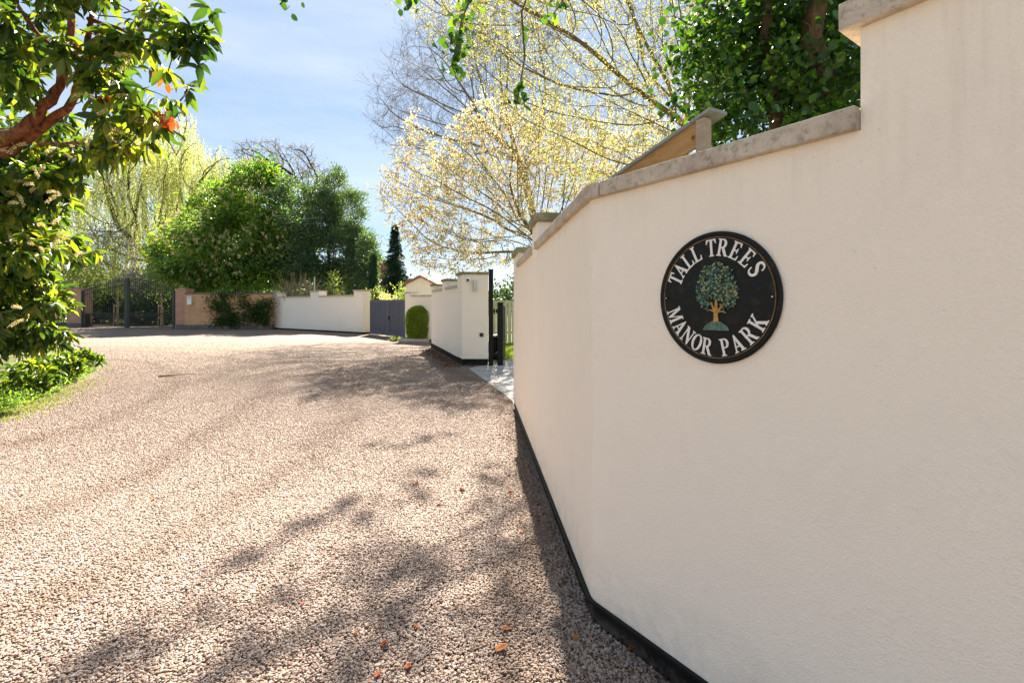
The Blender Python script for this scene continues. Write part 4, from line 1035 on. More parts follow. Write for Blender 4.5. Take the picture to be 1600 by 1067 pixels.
# ---- big-leaved laurel at the left
r5 = np.random.default_rng(15)
loc = (-8.4, 7.0)
t = tree_thing('laurel_tree', 'large leafy laurel with long drooping leaves, red-brown limbs and cream flower spikes at left', loc)
def Lq(px, py, Y): return Q(px, py, Y) - np.array([loc[0], loc[1], 0])
mb = MB()
limbs = [
 ([(0, 0, 0), (-0.1, 0, 0.8), (-0.25, -0.2, 1.7), Lq(-60, 250, 5.6), Lq(40, 200, 5.2), Lq(95, 135, 5.1), Lq(112, 50, 5.1), Lq(110, -30, 5.2), Lq(140, -150, 5.3)], [0.13, 0.12, 0.10, 0.075, 0.06, 0.048, 0.036, 0.028, 0.015]),
 ([Lq(-60, 250, 5.6), Lq(20, 235, 5.5), Lq(105, 170, 5.2), Lq(135, 110, 5.0), Lq(140, 50, 4.9), Lq(150, -30, 4.9)], [0.055, 0.05, 0.042, 0.037, 0.026, 0.016]),
 ([Lq(25, 5, 4.7), Lq(60, 55, 4.7), Lq(110, 95, 4.7), Lq(160, 110, 4.7)], [0.02, 0.018, 0.014, 0.006]),
 ([Lq(138, 30, 4.9), Lq(185, 45, 4.8), Lq(225, 62, 4.7), Lq(275, 62, 4.6), Lq(300, 58, 4.6)], [0.02, 0.016, 0.012, 0.008, 0.004]),
 ([Lq(138, 40, 4.9), Lq(160, 62, 4.9), Lq(185, 66, 4.8), Lq(200, 50, 4.8)], [0.018, 0.014, 0.012, 0.006]),
 ([Lq(150, 80, 4.9), Lq(150, 150, 4.9), Lq(160, 195, 4.85), Lq(185, 215, 4.8)], [0.012, 0.01, 0.008, 0.004]),
 ([Lq(60, 225, 5.2), Lq(120, 224, 5.0), Lq(180, 226, 4.9), Lq(225, 228, 4.8)], [0.016, 0.012, 0.008, 0.004]),
 ([Lq(120, 110, 5.0), Lq(180, 135, 4.8), Lq(215, 180, 4.7), Lq(260, 190, 4.6)], [0.014, 0.01, 0.008, 0.004])]
for pts_, rr_ in limbs:
    P0 = [np.array(a, float) for a in pts_]; fine, fr = [], []
    for i in range(len(P0) - 1):
        for s_ in (0, 0.17, 0.33, 0.5, 0.66, 0.83):
            q_ = P0[i] * (1 - s_) + P0[i + 1] * s_
            fine.append(q_ + r5.normal(size=3) * (rr_[i] * 0.13 if i + s_ > 0 else 0)); fr.append((rr_[i] * (1 - s_) + rr_[i + 1] * s_) * (1 + r5.normal() * 0.09))
    fine.append(P0[-1]); fr.append(rr_[-1]); mb.tube(fine, fr, 10)
mb.build('trunk', M['bark_red'], t, smooth=True)
# shoots: each a whorl of long drooping leaves round a twig end
els = [tuple(Lq(35, 60, 5.0)) + (0.75, 0.8, 0.65), tuple(Lq(125, 30, 5.0)) + (0.55, 0.6, 0.35), tuple(Lq(40, 335, 6.0)) + (0.52, 0.5, 0.75), tuple(Lq(92, 300, 5.9)) + (0.13, 0.4, 0.42), tuple(Lq(20, 470, 7.0)) + (0.50, 0.5, 0.6),
       tuple(Lq(78, 410, 6.6)) + (0.15, 0.4, 0.45), tuple(Lq(20, 215, 5.4)) + (0.5, 0.6, 0.45), tuple(Lq(215, 20, 4.8)) + (0.35, 0.4, 0.22), tuple(Lq(60, -110, 5.2)) + (1.3, 1.0, 0.7), tuple(Lq(45, 550, 7.6)) + (0.40, 0.4, 0.40), tuple(Lq(88, 520, 7.4)) + (0.14, 0.3, 0.35), tuple(Lq(10, 20, 5.2)) + (0.9, 0.7, 0.6)]
deep = [tuple(Lq(-60, 260, 8.3)) + (1.5, 0.9, 1.8), tuple(Lq(-40, 420, 8.6)) + (1.2, 0.7, 1.2), tuple(Lq(-20, 330, 7.0)) + (0.95, 0.6, 1.2), tuple(Lq(0, 470, 7.8)) + (0.75, 0.5, 1.0), tuple(Lq(40, 230, 6.4)) + (0.75, 0.4, 0.5), tuple(Lq(20, 380, 7.2)) + (0.75, 0.4, 1.0)]
S = np.vstack([boughs(1500, els, r5, 0.35, 105, 0.11), ellipsoids(2600, deep, r5, 0.0)])
ex = []
for pts_, rr_ in limbs[2:8]:
    P0 = [np.array(a, float) for a in pts_]
    for _ in range(15):
        x = (0.35 + 0.65 * r5.random()) * (len(P0) - 1); a = min(int(x), len(P0) - 2)
        ex.append(P0[a] + (P0[a + 1] - P0[a]) * (x - a) + r5.normal(size=3) * 0.045)
for px, py in ((300, 45), (320, 35), (335, 25), (295, 60), (310, 110), (300, 90), (275, 85), (250, 100), (240, 120), (260, 150), (200, 150), (215, 170), (225, 200), (190, 240), (165, 245), (180, 130), (205, 30), (230, 15), (290, 140), (170, 190)):
    ex.append(Lq(px, py, 4.65 + r5.normal() * 0.1))
Sw = S + np.array([loc[0], loc[1], 0]); spx = 800 + F * Sw[:, 0] / Sw[:, 1]; spy = HY - F * (Sw[:, 2] - H) / Sw[:, 1]
keepS = (spy > 215) | (spy < -40) | (r5.random(len(S)) < 0.42)
for (ax_, ay_), (bx__, by__) in (((0, 225), (60, 185)), ((60, 185), (100, 110)), ((105, 170), (138, 115)), ((138, 115), (136, 75)), ((28, 5), (60, 55)), ((60, 55), (110, 95)), ((138, 30), (225, 62)), ((0, 235), (60, 228))):
    ab = np.array([bx__ - ax_, by__ - ay_], float); ap = np.stack([spx - ax_, spy - ay_], 1); tt = np.clip((ap @ ab) / (ab @ ab), 0, 1)
    keepS &= ~((np.linalg.norm(ap - tt[:, None] * ab, axis=1) < 30) & (Sw[:, 1] < 5.45))
S = S[keepS]
S = np.vstack([S, np.array(ex)])
per = 9; own = np.repeat(np.arange(len(S)), per)
ax = unit(r5.normal(size=S.shape) * 0.6 + np.array([0.45, -0.25, 0.15]))[own]
D = unit(unit(r5.normal(size=(len(own), 3))) * 0.95 + ax * 0.5 + np.array([0, 0, -0.75])); P = S[own] + ax * (r5.random((len(own), 1)) * 0.10)
Ls = 0.225 * (0.55 + 0.55 * r5.random(len(P)))
wq = r5.random(len(P)) < 0.004
put('crown', leaves_arr(P, D, Ls, Ls * 0.165, 'long', r=r5, roll=0.6), M['laurel_near'], t)
mb = MB()
for s_, a_ in zip(S, ax[::per]):
    if r5.random() < 0.4:
        e_ = s_ - a_ * 0.2 + np.array([0, 0, -0.05]) + r5.normal(size=3) * 0.05; mb.tube([e_, (e_ + s_) / 2 + r5.normal(size=3) * 0.015, s_ + a_ * 0.05], [0.007, 0.005, 0.003], 4, cap=False)
tw_o = mb.build('twigs', M['bark_brown'], t); tw_o['kind'] = 'stuff'
wp, wd = [], []
for px, py, Y, k_ in ((262, 186, 4.6, 10), (248, 180, 4.6, 8), (145, 90, 4.85, 9), (135, 105, 4.85, 7), (165, 150, 4.8, 7), (245, 112, 4.6, 5), (150, 75, 4.8, 4)):
    for _ in range(k_): wp.append(Lq(px, py, Y) + r5.normal(size=3) * 0.04); wd.append(r5.normal(size=3) * 0.4 + np.array([0, 0, -1]))
put('withered_leaves', leaves_arr(np.array(wp), np.array(wd), 0.11, 0.026, 'long', r=r5), M['withered'], t)
rp, rdv = [], []
cands = S[(S[:, 2] < Lq(0, 190, 5.5)[2]) & (S[:, 2] > 1.2)]
cands = cands[np.argsort(cands[:, 1])][:420]
starts_ = [c_ + np.array([0.05, -0.16, 0.0]) for c_ in cands[r5.random(len(cands)) < 0.16]]
for px, py in ((40, 225), (52, 262), (60, 270), (75, 300), (92, 305), (70, 242), (82, 350), (95, 360), (110, 365), (45, 380), (60, 352), (38, 290), (20, 240), (15, 318), (30, 306), (118, 400), (20, 480), (36, 500)):
    starts_.append(Lq(px, py, 5.15 + 0.1 * r5.normal()))
for px, py in ((165, 85), (178, 92), (190, 88), (200, 98), (185, 105), (210, 90), (172, 72), (195, 205), (205, 190), (188, 212), (240, 45), (215, 175)):
    starts_.append(Lq(px, py, 4.75 + 0.08 * r5.normal()))
for b0 in starts_:
    dv = unit(np.array([0.7 * (1 if r5.random() < .6 else -1) + r5.normal() * 0.3, -0.3, 0.15 + r5.normal() * 0.4])); L_ = 0.11 + 0.07 * r5.random()
    for i in range(110):
        s1 = r5.random(); rr_ = unit(r5.normal(size=3)); rp.append(b0 + dv * L_ * s1 + rr_ * 0.008 + np.array([0, 0, -0.05 * s1 * s1])); rdv.append(rr_ + dv * 0.3)
put('flower_spikes', leaves_arr(np.array(rp), np.array(rdv), 0.014, 0.005, r=r5, roll=2), M['raceme'], t)

# low leafy plants under the laurel: long-leaved clumps, each its own
r6 = np.random.default_rng(16)
for i, (px, py, sc, lab) in enumerate([(20, 612, 0.5, 'low clump of long green leaves at the foot of the laurel, nearest the left edge'), (75, 590, 0.5, 'sprawling clump of broad pale leaves under the laurel'),
                                  (112, 572, 0.42, 'spiky leafy clump at the outer edge of the laurel by the gravel')]):
    g_ = G(px, py + 8); t2 = thing('leafy_plant', lab, 'plant', (g_[0], g_[1], 0), 0, 'plants under the laurel')
    P = ellipsoids(70, [(0, 0.2, sc * 0.55, sc * 1.1, sc * 0.6, sc * 0.55)], r6, 0.2); own = np.repeat(np.arange(len(P)), 6)
    D = unit(r6.normal(size=(len(own), 3)) + np.array([0.3, -0.2, 0.5])); Ls = 0.15 * (0.5 + 0.8 * r6.random(len(own)))
    put('foliage', leaves_arr(P[own], D, Ls, Ls * 0.2, 'long', r=r6, roll=0.7), M['laurel_near'], t2)
    mb = MB()
    for q_ in P[::3]: mb.tube([(q_[0] * 0.3, 0.2, 0), (q_[0] * 0.7, q_[1] * 0.8, q_[2] * 0.5), q_], [0.008, 0.006, 0.003], 4, cap=False)
    mb.build('stems', M['bark_brown'], t2)
# ground cover strip and mossy grass
def edge_strip(nn, lo, hi, jit):
    e = np.array(drive_edge[1:7]); out = []
    for _ in range(nn):
        i = r6.integers(len(e) - 1); s_ = r6.random(); q_ = e[i] * (1 - s_) + e[i + 1] * s_; tt = e[i + 1] - e[i]; tt /= np.linalg.norm(tt); nn_ = np.array([-tt[1], tt[0]])
        out.append(np.append(q_ + nn_ * (lo + (hi - lo) * r6.random()) + r6.normal(size=2) * jit, 0))
    return np.array(out)
P = edge_strip(750, 0.10, 0.95, 0.12); own = np.repeat(np.arange(len(P)), 14)
hh = (0.06 + 0.16 * r6.random(len(P)))[own]
p = P[own] + np.stack([r6.normal(size=len(own)) * 0.07, r6.normal(size=len(own)) * 0.07, hh * r6.random(len(own))], 1)
D = unit(r6.normal(size=p.shape) * 0.8 + np.array([0, -0.1, 0.7]))
o = mesh_np('ground_cover', *leaves_arr(p, D, 0.045 * (0.5 + 0.9 * r6.random(len(p))), 0.014, r=r6), 3, M['herb'])
tag(o, 'low bright green ground cover along the gravel edge below the laurel', 'ground cover', kind='stuff')
P = edge_strip(9000, -0.40, 0.12, 0.13); P = P[r6.random(len(P)) < np.clip(0.2 + 0.8 * (9.5 - P[:, 1]) / 3, 0.05, 1)]
D = unit(r6.normal(size=P.shape) * 0.5 + np.array([0, 0, 1.0]))
o = mesh_np('verge_grass', *leaves_arr(P, D, 0.035 * (0.5 + r6.random(len(P))), 0.006, r=r6), 3, M['grass'])
tag(o, 'thin mossy yellow-green grass creeping over the gravel edge at left', 'grass', kind='stuff')
P = np.stack([r6.uniform(-0.4, 3.5, 9000), r6.uniform(13.3, 19.0, 9000), np.full(9000, 0.018)], 1)
o = mesh_np('lawn_grass', *leaves_arr(P, unit(r6.normal(size=P.shape) * 0.4 + np.array([0, 0, 1.0])), 0.07, 0.010, r=r6), 3, M['grass'])
tag(o, 'short bright green lawn grass beyond the black gate', 'grass', kind='stuff')

# ---- willow behind the iron gates
r7 = np.random.default_rng(17)
loc = ((235 - 800) / F * 50, 50.0)
t = tree_thing('weeping_willow', 'tall pale yellow-green weeping willow behind the iron gates', loc)
els = [E(255, 290, 50, 7.5, 6, 5), E(200, 240, 50, 4.5, 5, 4.5), E(320, 290, 50, 4.5, 5, 3.6), E(250, 215, 50, 4.2, 4.5, 3.6), E(170, 330, 50, 4, 4.5, 4), E(345, 255, 50, 2.6, 3, 1.7), E(150, 400, 48, 4, 3, 3.0), E(310, 360, 49, 4.5, 3, 3.0), E(215, 380, 49, 3.5, 3, 2.5)]
A = ellipsoids(3800, els, r7, 0.3)
nd, pa = colonize([(0, 0, 0), (0.2, 0, 1.5), (0.1, 0, 3), (0.3, 0, 4.5), (0.2, 0, 6)], A, 0.5, 4.5, 0.66, 100, 0.05, r7)
rd = radii(nd, pa, 0.018, 2.2, 0.5)
skeleton_mesh(nd, pa, rd).build('trunk', M['bark_dark'], t, smooth=True)
tips = np.where(rd < 0.045)[0]; tips = tips[r7.random(len(tips)) < 0.9]
ps, ds_ = [], []
for i in tips:
    for k_ in range(3):
        L_ = r7.uniform(1.0, 4.2) if nd[i][2] > 6 else r7.uniform(0.5, 2.5); m_ = int(L_ * 8)
        sway = r7.normal(size=2) * 0.10; z_ = np.linspace(0, L_, m_)
        b_ = nd[i] + r7.normal(size=3) * 0.15
        pp = np.stack([b_[0] + sway[0] * z_ + 0.05 * r7.normal(size=m_), b_[1] + sway[1] * z_ + 0.05 * r7.normal(size=m_), b_[2] - z_], 1)
        ps.append(pp[pp[:, 2] > 0.8]);
P = np.vstack(ps); D = unit(r7.normal(size=P.shape) * 0.35 + np.array([0, 0, -1.0]))
print('willow', len(P))
put('crown', leaves_arr(P, D, 0.21 * (0.6 + 0.6 * r7.random(len(P))), 0.032, r=r7, roll=2), M['willow'], t)

# ---- far evergreens
def dense_tree(name, label, loc, els, nc, per, cs, L_, W_, mat, seed, trunk_r=0.2, grav=-0.2, extra=None, shell=0.5, flat=0.8, nb=0, bs=0.5):
    rr = np.random.default_rng(seed); t = tree_thing(name, label, loc)
    P, D = clump_crown(els, nc, per, cs, rr, shell, grav, flat, 0.8, nb, bs)
    m = P[:, 2] > 0.05; P, D = P[m], D[m]
    put('crown', leaves_arr(P, D, L_ * (0.5 + 0.9 * rr.random(len(P))), W_, r=rr), mat, t)
    top = max(e[2] + e[5] * 0.6 for e in els)
    A = ellipsoids(260, els, rr, 0.2); nd, pa = colonize([(0, 0, z) for z in np.linspace(0, max(1.2, min(e[2] - e[5] * 0.7 for e in els)), 4)], A, 0.35, 5, 0.7, 60, 0.05, rr)
    skeleton_mesh(nd, pa, radii(nd, pa, 0.015, 2.2, trunk_r)).build('trunk', M['bark_dark'], t, smooth=True)
    return t, rr
loc = ((370 - 800) / F * 37, 37.0)
els = [E(370, 400, 37, 4.4, 3.2, 2.6), E(400, 325, 37, 2.7, 2.5, 2.3), E(310, 380, 36.5, 2.6, 2.4, 2.1), E(430, 380, 36.5, 2.2, 2.3, 2.9), E(400, 275, 37, 1.6, 1.6, 1.2), E(300, 425, 36, 2.2, 2.0, 1.5), E(275, 400, 37, 1.5, 1.5, 1.6), E(350, 330, 37, 1.8, 2, 1.6), E(400, 430, 35.5, 3.2, 1.5, 1.3), E(345, 300, 37.3, 1.2, 1.2, 1.0)]
t, rr = dense_tree('rhododendron_tree', 'large rounded green evergreen dotted with pale flower candles above the brick wall', loc, els, 3000, 20, 0.50, 0.27, 0.06, M['laurel_far'], 21, 0.25, nb=120, bs=0.40)
C = ellipsoids(1500, els, rr, 0.9); C = C[(C[:, 1] < 0.6)][:900]; own = np.repeat(np.arange(len(C)), 7)
P = C[own] + rr.normal(size=(len(own), 3)) * 0.05; D = unit(rr.normal(size=P.shape) * 0.3 + np.array([0, -0.1, 1.0]))
put('flower_candles', leaves_arr(P, D, 0.26, 0.032, r=rr, roll=2), M['raceme'], t)
loc = ((515 - 800) / F * 36, 36.0)
els = [E(515, 400, 36, 2.9, 2.4, 2.6), E(490, 340, 36, 2.0, 1.8, 2.4), E(535, 345, 36, 1.6, 1.8, 2.6), E(503, 292, 36, 0.45, 0.6, 1.3), E(527, 285, 36, 0.5, 0.6, 1.5), E(548, 318, 36, 0.4, 0.6, 1.4), E(562, 350, 36, 0.4, 0.6, 1.2), E(518, 330, 36, 1.3, 1.2, 1.2), E(545, 410, 35.5, 1.6, 1.7, 2.2), E(480, 430, 35, 1.7, 1.5, 1.5), E(465, 350, 36, 1.2, 1.2, 2.3), E(450, 300, 36.4, 0.9, 1.0, 1.2), E(455, 410, 35.6, 1.2, 1.0, 1.8)]
dense_tree('holm_oak', 'dark grey-green upright evergreen behind the middle of the far cream wall', loc, els, 2300, 26, 0.42, 0.19, 0.045, M['holm'], 22, 0.22, 0.35, nb=100, bs=0.30)
loc = ((574 - 800) / F * 34, 34.0)
els = [E(574, 400, 34, 0.65, 0.7, 1.5), E(572, 440, 34, 0.9, 0.8, 1.1), E(576, 378, 34, 0.35, 0.4, 0.6)]
dense_tree('small_evergreen', 'small slim green evergreen at the right end of the evergreen group', loc, els, 260, 24, 0.3, 0.16, 0.035, M['holm'], 23, 0.12, 0.35)
# budding oak behind
r8 = np.random.default_rng(18)
loc = ((450 - 800) / F * 52, 52.0)
t = tree_thing('budding_oak', 'half-bare brownish oak in bud showing above the evergreens', loc)
els = [E(410, 245, 52, 2.4, 2.4, 1.8), E(460, 255, 52, 2.6, 2.4, 2.0), E(500, 285, 52, 3.0, 2.6, 1.9), E(525, 310, 52, 2.0, 2, 2.0), E(385, 245, 52, 1.2, 1.5, 1.3)]
A = ellipsoids(3200, els, r8, 0.3)
nd, pa = colonize([(0, 0, z) for z in (0, 3, 6, 8, 9.5)], A, 0.40, 5, 0.52, 80, 0.05, r8)
rd = radii(nd, pa, 0.018, 2.3, 0.35); nd, pa, rd = bushy(nd, pa, rd, 0.04, 2, 0.7, 2, r8, 0.016, 0.2); skeleton_mesh(nd, pa, rd).build('trunk', M['bark_dark'], t, smooth=True)
p, d = twig_leaves(nd, pa, rd, 0.0165, 1, 0.1, r8)
put('crown', leaves_arr(p, d, 0.14, 0.045, r=r8), M['oak'], t)

# conifers
def cone_tree(name, label, px, pyt, Y, w, seed, mat, whorl=True):
    rr = np.random.default_rng(seed); x = (px - 800) / F * Y; h = H - (pyt - HY) / F * Y
    t = tree_thing(name, label, (x, Y)); Ps, Ds = [], []
    mb = MB(); mb.tube([(0, 0, 0), (0, 0, h * 0.5), (0, 0, h)], [0.16, 0.09, 0.02], 8)
    nb = int(h * (75 if whorl else 60))
    for i in range(nb):
        z = h * (0.03 + 0.95 * rr.random()); f_ = 1 - z / h
        rad = w * (min(1, f_ * (1.15 if whorl else 4)) ** (0.8 if whorl else 0.5)) * (0.75 + 0.4 * rr.random()); a = rr.random() * 2 * math.pi
        e = np.array([math.cos(a), math.sin(a), 0.0]); up = 0.25 if whorl else 1.6
        m = max(3, int(rad * 9)) if whorl else 4
        for j in range(m):
            s_ = (j + 0.5) / m; q_ = e * rad * s_ + np.array([0, 0, z - (0.30 * rad * s_ * s_ if whorl else -0.2 * s_)])
            for _ in range(6): Ps.append(q_ + rr.normal(size=3) * 0.07 * (1.2 - s_)); Ds.append(e + rr.normal(size=3) * 0.55 + np.array([0, 0, -0.35 if whorl else up]))
        if i % 4 == 0 and whorl: mb.tube([(0, 0, z), tuple(e * rad * 0.7 + np.array([0, 0, z - 0.1 * rad]))], [0.02, 0.006], 4, cap=False)
    mb.build('trunk', M['bark_dark'], t)
    put('crown', leaves_arr(np.array(Ps), np.array(Ds), 0.17 * (0.6 + 0.6 * rr.random(len(Ps))), 0.028, r=rr, roll=1.5), mat, t)
cone_tree('conifer_tree', 'dark blue-green conical conifer behind the grey gates', 617, 350, 33, 1.35, 31, M['conifer'])
cone_tree('slim_cypress', 'narrow dark column of cypress left of the conifer', 583, 402, 31, 0.26, 32, M['conifer'], False)

# shrubs
def shrub(name, label, px, py, Y, w, d_, h, nc, per, cs, L_, W_, mat, seed, cat='shrub', zc=None, group=None, stems=True, grav=0.2):
    rr = np.random.default_rng(seed); x = (px - 800) / F * Y; t = thing(name, label, cat, (x, Y, 0), 0, group)
    P, D = clump_crown([(0, 0, h * 0.52 if zc is None else zc, w, d_, h * 0.5)], nc, per, cs, rr, 0.45, grav); m = P[:, 2] > 0.03
    put('foliage', leaves_arr(P[m], D[m], L_ * (0.5 + 0.9 * rr.random(m.sum())), W_, r=rr), mat, t)
    mb = MB()
    for i in range(9):
        a = rr.random() * 6.28; e = np.array([math.cos(a) * w * 0.6, math.sin(a) * d_ * 0.6, h * 0.75]); mb.tube([(0, 0, 0), e * np.array([.4, .4, .55]), e], [0.03, 0.02, 0.008], 5, cap=False)
    mb.build('stems', M['bark_brown'], t); return t
# clipped bush
rr = np.random.default_rng(41); bx_ = (653.5 - 800) / F * 20.3
t = thing('clipped_bush', 'clipped domed yellow-green bush against the cream wall beside the kerb', 'bush', (bx_, 20.6, 0))
k = 30000; a = rr.random(k) * 2 * math.pi; z = rr.random(k)
sup = np.where(z < 0.72, 1.0, np.sqrt(np.maximum(0, 1 - ((z - 0.72) / 0.29) ** 2))) * (0.86 + 0.14 * np.minimum(1, z / 0.25))
lob = (1 + 0.05 * np.sin(3 * a + 5 * z) + 0.04 * np.sin(7 * a)) / (np.abs(np.cos(a)) ** 3.2 + np.abs(np.sin(a)) ** 3.2) ** (1 / 3.2) * 1.0
rad = 0.52 * sup * lob * (0.75 + 0.27 * rr.random(k))
capm = rr.random(k) < 0.22
rad = np.where(capm, 0.52 * np.sqrt(rr.random(k)), rad); z = np.where(capm, 0.72 + 0.29 * np.sqrt(np.maximum(0, 1 - (rad / 0.56) ** 2)), z)
P = np.stack([rad * np.cos(a), rad * np.sin(a), 0.03 + z * 1.42 + rr.normal(size=k) * 0.02], 1)
D = unit(np.stack([np.cos(a), np.sin(a), 0.5 + 0 * a], 1) * 0.5 + rr.normal(size=P.shape) * 0.9)
put('foliage', leaves_arr(P, D, 0.048 * (0.6 + 0.7 * rr.random(k)), 0.018, r=rr), M['box'], t)
mb = MB()
for i in range(7): aa = i * 0.9; mb.tube([(0, 0, 0), (0.12 * math.cos(aa), 0.12 * math.sin(aa), 0.5), (0.33 * math.cos(aa), 0.33 * math.sin(aa), 1.1)], [0.03, 0.02, 0.01], 5)
mb.build('stems', M['bark_brown'], t)

# brown twiggy shrub above the far wall
rr = np.random.default_rng(42); x0 = (465 - 800) / F * 31.5
t = thing('twiggy_shrub', 'tangled brown-stemmed bare shrub rising above the far cream wall', 'shrub', (x0, 31.8, 0)); mb = MB(); lp = []
for i in range(130):
    p0 = np.array([rr.normal() * 0.40, rr.normal() * 0.3, 0.0]); dv = unit(np.array([rr.normal() * 0.10, rr.normal() * 0.1, 1.0])); pts_ = [p0]; L_ = rr.uniform(2.0, 3.9)
    for j in range(8): dv = unit(dv + rr.normal(size=3) * 0.12); pts_.append(pts_[-1] + dv * L_ / 8); lp.append(pts_[-1])
    mb.tube(pts_, list(np.linspace(0.026, 0.010, 9)), 4, cap=False)
mb.build('stems', M['bark_tan'], t)
lp = np.array(lp); lp = np.repeat(lp[lp[:, 2] > 1.5], 2, 0); lp = lp + rr.normal(size=lp.shape) * 0.1
put('foliage', leaves_arr(lp, unit(rr.normal(size=lp.shape)), 0.09, 0.025, r=rr), M['oak'], t)
shrub('leafy_shrub', 'fresh yellow-green shrub sprigs above the far cream wall', 521, 450, 29.6, 0.5, 0.4, 2.9, 45, 12, 0.3, 0.20, 0.035, M['shrub'], 43, zc=2.0)
for i, (px, Y, w, h, lab) in enumerate([(590, 27.8, 0.8, 2.4, 'pale leafy shrub over the left grey gate leaf'), (612, 26.8, 0.9, 2.1, 'cream-flecked shrub over the middle of the grey gates'), (632, 25.2, 0.5, 2.55, 'pale green shrub between the grey gates and the garage')]):
    shrub('flowering_shrub', lab, px, 460, Y, w, 0.6, h, 90, 14, 0.28, 0.15, 0.032, M['shrub'] if i != 1 else M['mag_leaf'], 44 + i, group='pale shrubs behind the grey gates')
# weed at the gate foot
rr = np.random.default_rng(47); g_ = G(619, 533)
t = thing('weed_tuft', 'small pale green weed at the foot of the grey gates', 'weed', (g_[0], g_[1], 0))
P = rr.normal(size=(160, 3)) * np.array([0.14, 0.12, 0.05]) + np.array([0, 0, 0.08]); put('foliage', leaves_arr(P, unit(rr.normal(size=P.shape) + np.array([0, 0, 0.8])), 0.09, 0.02, r=rr), M['shrub'], t)

# climber on the brick wall
rr = np.random.default_rng(48); cx0 = BA[0]
t = thing('wall_climber', 'dark green climbing plant spread across the brick wall', 'climber', (cx0, BA[1], 0)); mb = MB(); nodes_ = []
def bx(px): return (px - 800) / F * 30.3 - cx0
for (px0, z0, px1, z1) in [(372, 0.1, 345, 1.2), (372, 0.1, 350, 1.9), (372, 0.1, 385, 1.6), (412, 0.1, 400, 1.7), (412, 0.1, 420, 1.4), (360, 1.2, 328, 2.0), (350, 0.8, 335, 0.4), (350, 0.5, 365, 1.0), (385, 1.2, 420, 1.7), (345, 1.9, 352, 2.4), (380, 1.5, 376, 2.3), (372, .3, 350, .5), (390, 0.4, 415, 1.0), (400, 1.2, 385, 0.7), (345, 1.4, 338, 1.5), (412, .3, 418, 1.9)]:
    a = np.array([bx(px0), -0.04, z0]); b = np.array([bx(px1), -0.06, z1]); pts_ = [a + (b - a) * s_ + np.array([rr.normal() * 0.07, 0, rr.normal() * 0.06]) * (s_ > 0) for s_ in np.linspace(0, 1, 9)]
    mb.tube(pts_, list(np.linspace(0.025, 0.008, 9)), 5, cap=False); nodes_ += pts_[2:]
mb.build('stems', M['bark_brown'], t)
nn_ = np.array(nodes_); own = rr.integers(len(nn_), size=4600); P = nn_[own] + rr.normal(size=(4600, 3)) * np.array([0.30, 0.05, 0.18]); P[:, 1] = -0.05 - np.abs(P[:, 1] + 0.05)
P = P[P[:, 2] > 0.03]
put('foliage', leaves_arr(P, unit(rr.normal(size=P.shape) + np.array([0, -0.5, -0.2])), 0.12, 0.036, r=rr), M['climber'], t)

# planting beyond the iron gates
for i, (px, Y, w, h, mat, lab) in enumerate([(232, 39, 2.2, 2.0, 'hedge', 'dark rounded bush behind the right iron gate leaf'), (262, 38, 1.6, 2.6, 'hedge', 'dark bush behind the right brick pier and gate'),
        (175, 43, 2.6, 3.2, 'holm', 'grey-green bush behind the left iron gate leaf'), (150, 41, 1.3, 2.6, 'hedge', 'small dark bush behind the left end of the iron gates'), (205, 44, 2.2, 4.6, 'lilac', 'mauve-grey twiggy shrub behind the middle of the iron gates'),
        (175, 47, 3.2, 9.5, 'lilac', 'tall mauve-grey shrub under the willow'), (265, 44, 2.6, 6.0, 'holm', 'grey-green shrub right of the willow trunk'), (110, 40, 3.0, 5.5, 'shrub', 'yellow-green shrub beside the left brick pier'), (60, 42, 5.0, 7.5, 'willow', 'tall yellow-green bush behind the laurel'), (220, 56, 5, 5.5, 'shrub', 'wide yellow-green bush beyond the willow'), (300, 45, 3.4, 5.0, 'hedge', 'dark bush behind the brick wall left end')]):
    shrub('garden_bush', lab, px, 0, Y, w, w * 0.6, h, int(110 + 60 * w), 16, 0.45, 0.22, 0.05, M[mat], 60 + i, group='bushes beyond the iron gates')
def young_tree(px, Y, lab):
    rr = np.random.default_rng(int(px)); t = tree_thing('young_tree', lab, ((px - 800) / F * Y, Y), group='staked young trees'); mb = MB()
    mb.tube([(0, 0, 0), (0.03, 0, 1.5), (0, 0, 3.4)], [0.09, 0.07, 0.03], 7); 
    for _ in range(8): a = rr.random() * 6.28; z = rr.uniform(1.6, 3); mb.tube([(0, 0, z), (0.4 * math.cos(a), 0.4 * math.sin(a), z + 0.7)], [0.02, 0.006], 4)
    mb.build('trunk', M['stake'], t)
    P = rr.normal(size=(500, 3)) * np.array([0.4, 0.4, 0.7]) + np.array([0, 0, 3.1]); put('crown', leaves_arr(P, unit(rr.normal(size=P.shape)), 0.14, 0.035, r=rr), M['shrub'], t)
    for s_ in (-0.18, 0.18):
        mb = MB(); mb.tube([(s_, -0.1, 0), (s_ * 0.75, -0.1, 1.65)], 0.045, 7); mb.build('stake', M['stake'], t)
    mb = MB(); mb.tube([(-0.16, -0.1, 1.5), (0, -0.12, 1.5), (0.16, -0.1, 1.5)], 0.03, 6); mb.build('tie', M['white'], t)
young_tree(183, 37, 'staked young tree left of the iron gates\' centre stile'); young_tree(252, 36.5, 'staked young tree near the right brick pier')
t = thing('garden_summerhouse', 'low pale white garden building glimpsed through the right iron gate leaf', 'building', ((258 - 800) / F * 50, 50, 0))
g = MB(); g.box(-3.4, 3.2, 0, 3, 0, 1.9); g.build('wall', M['render'], t)
g = MB(); g.extr([(-3.7, 1.9), (3.5, 1.9), (3.3, 2.35), (-3.5, 2.35)], -0.3, 3.3); g.build('roof', plain('pale_roof', (0.5, 0.48, 0.45), 0.8), t)

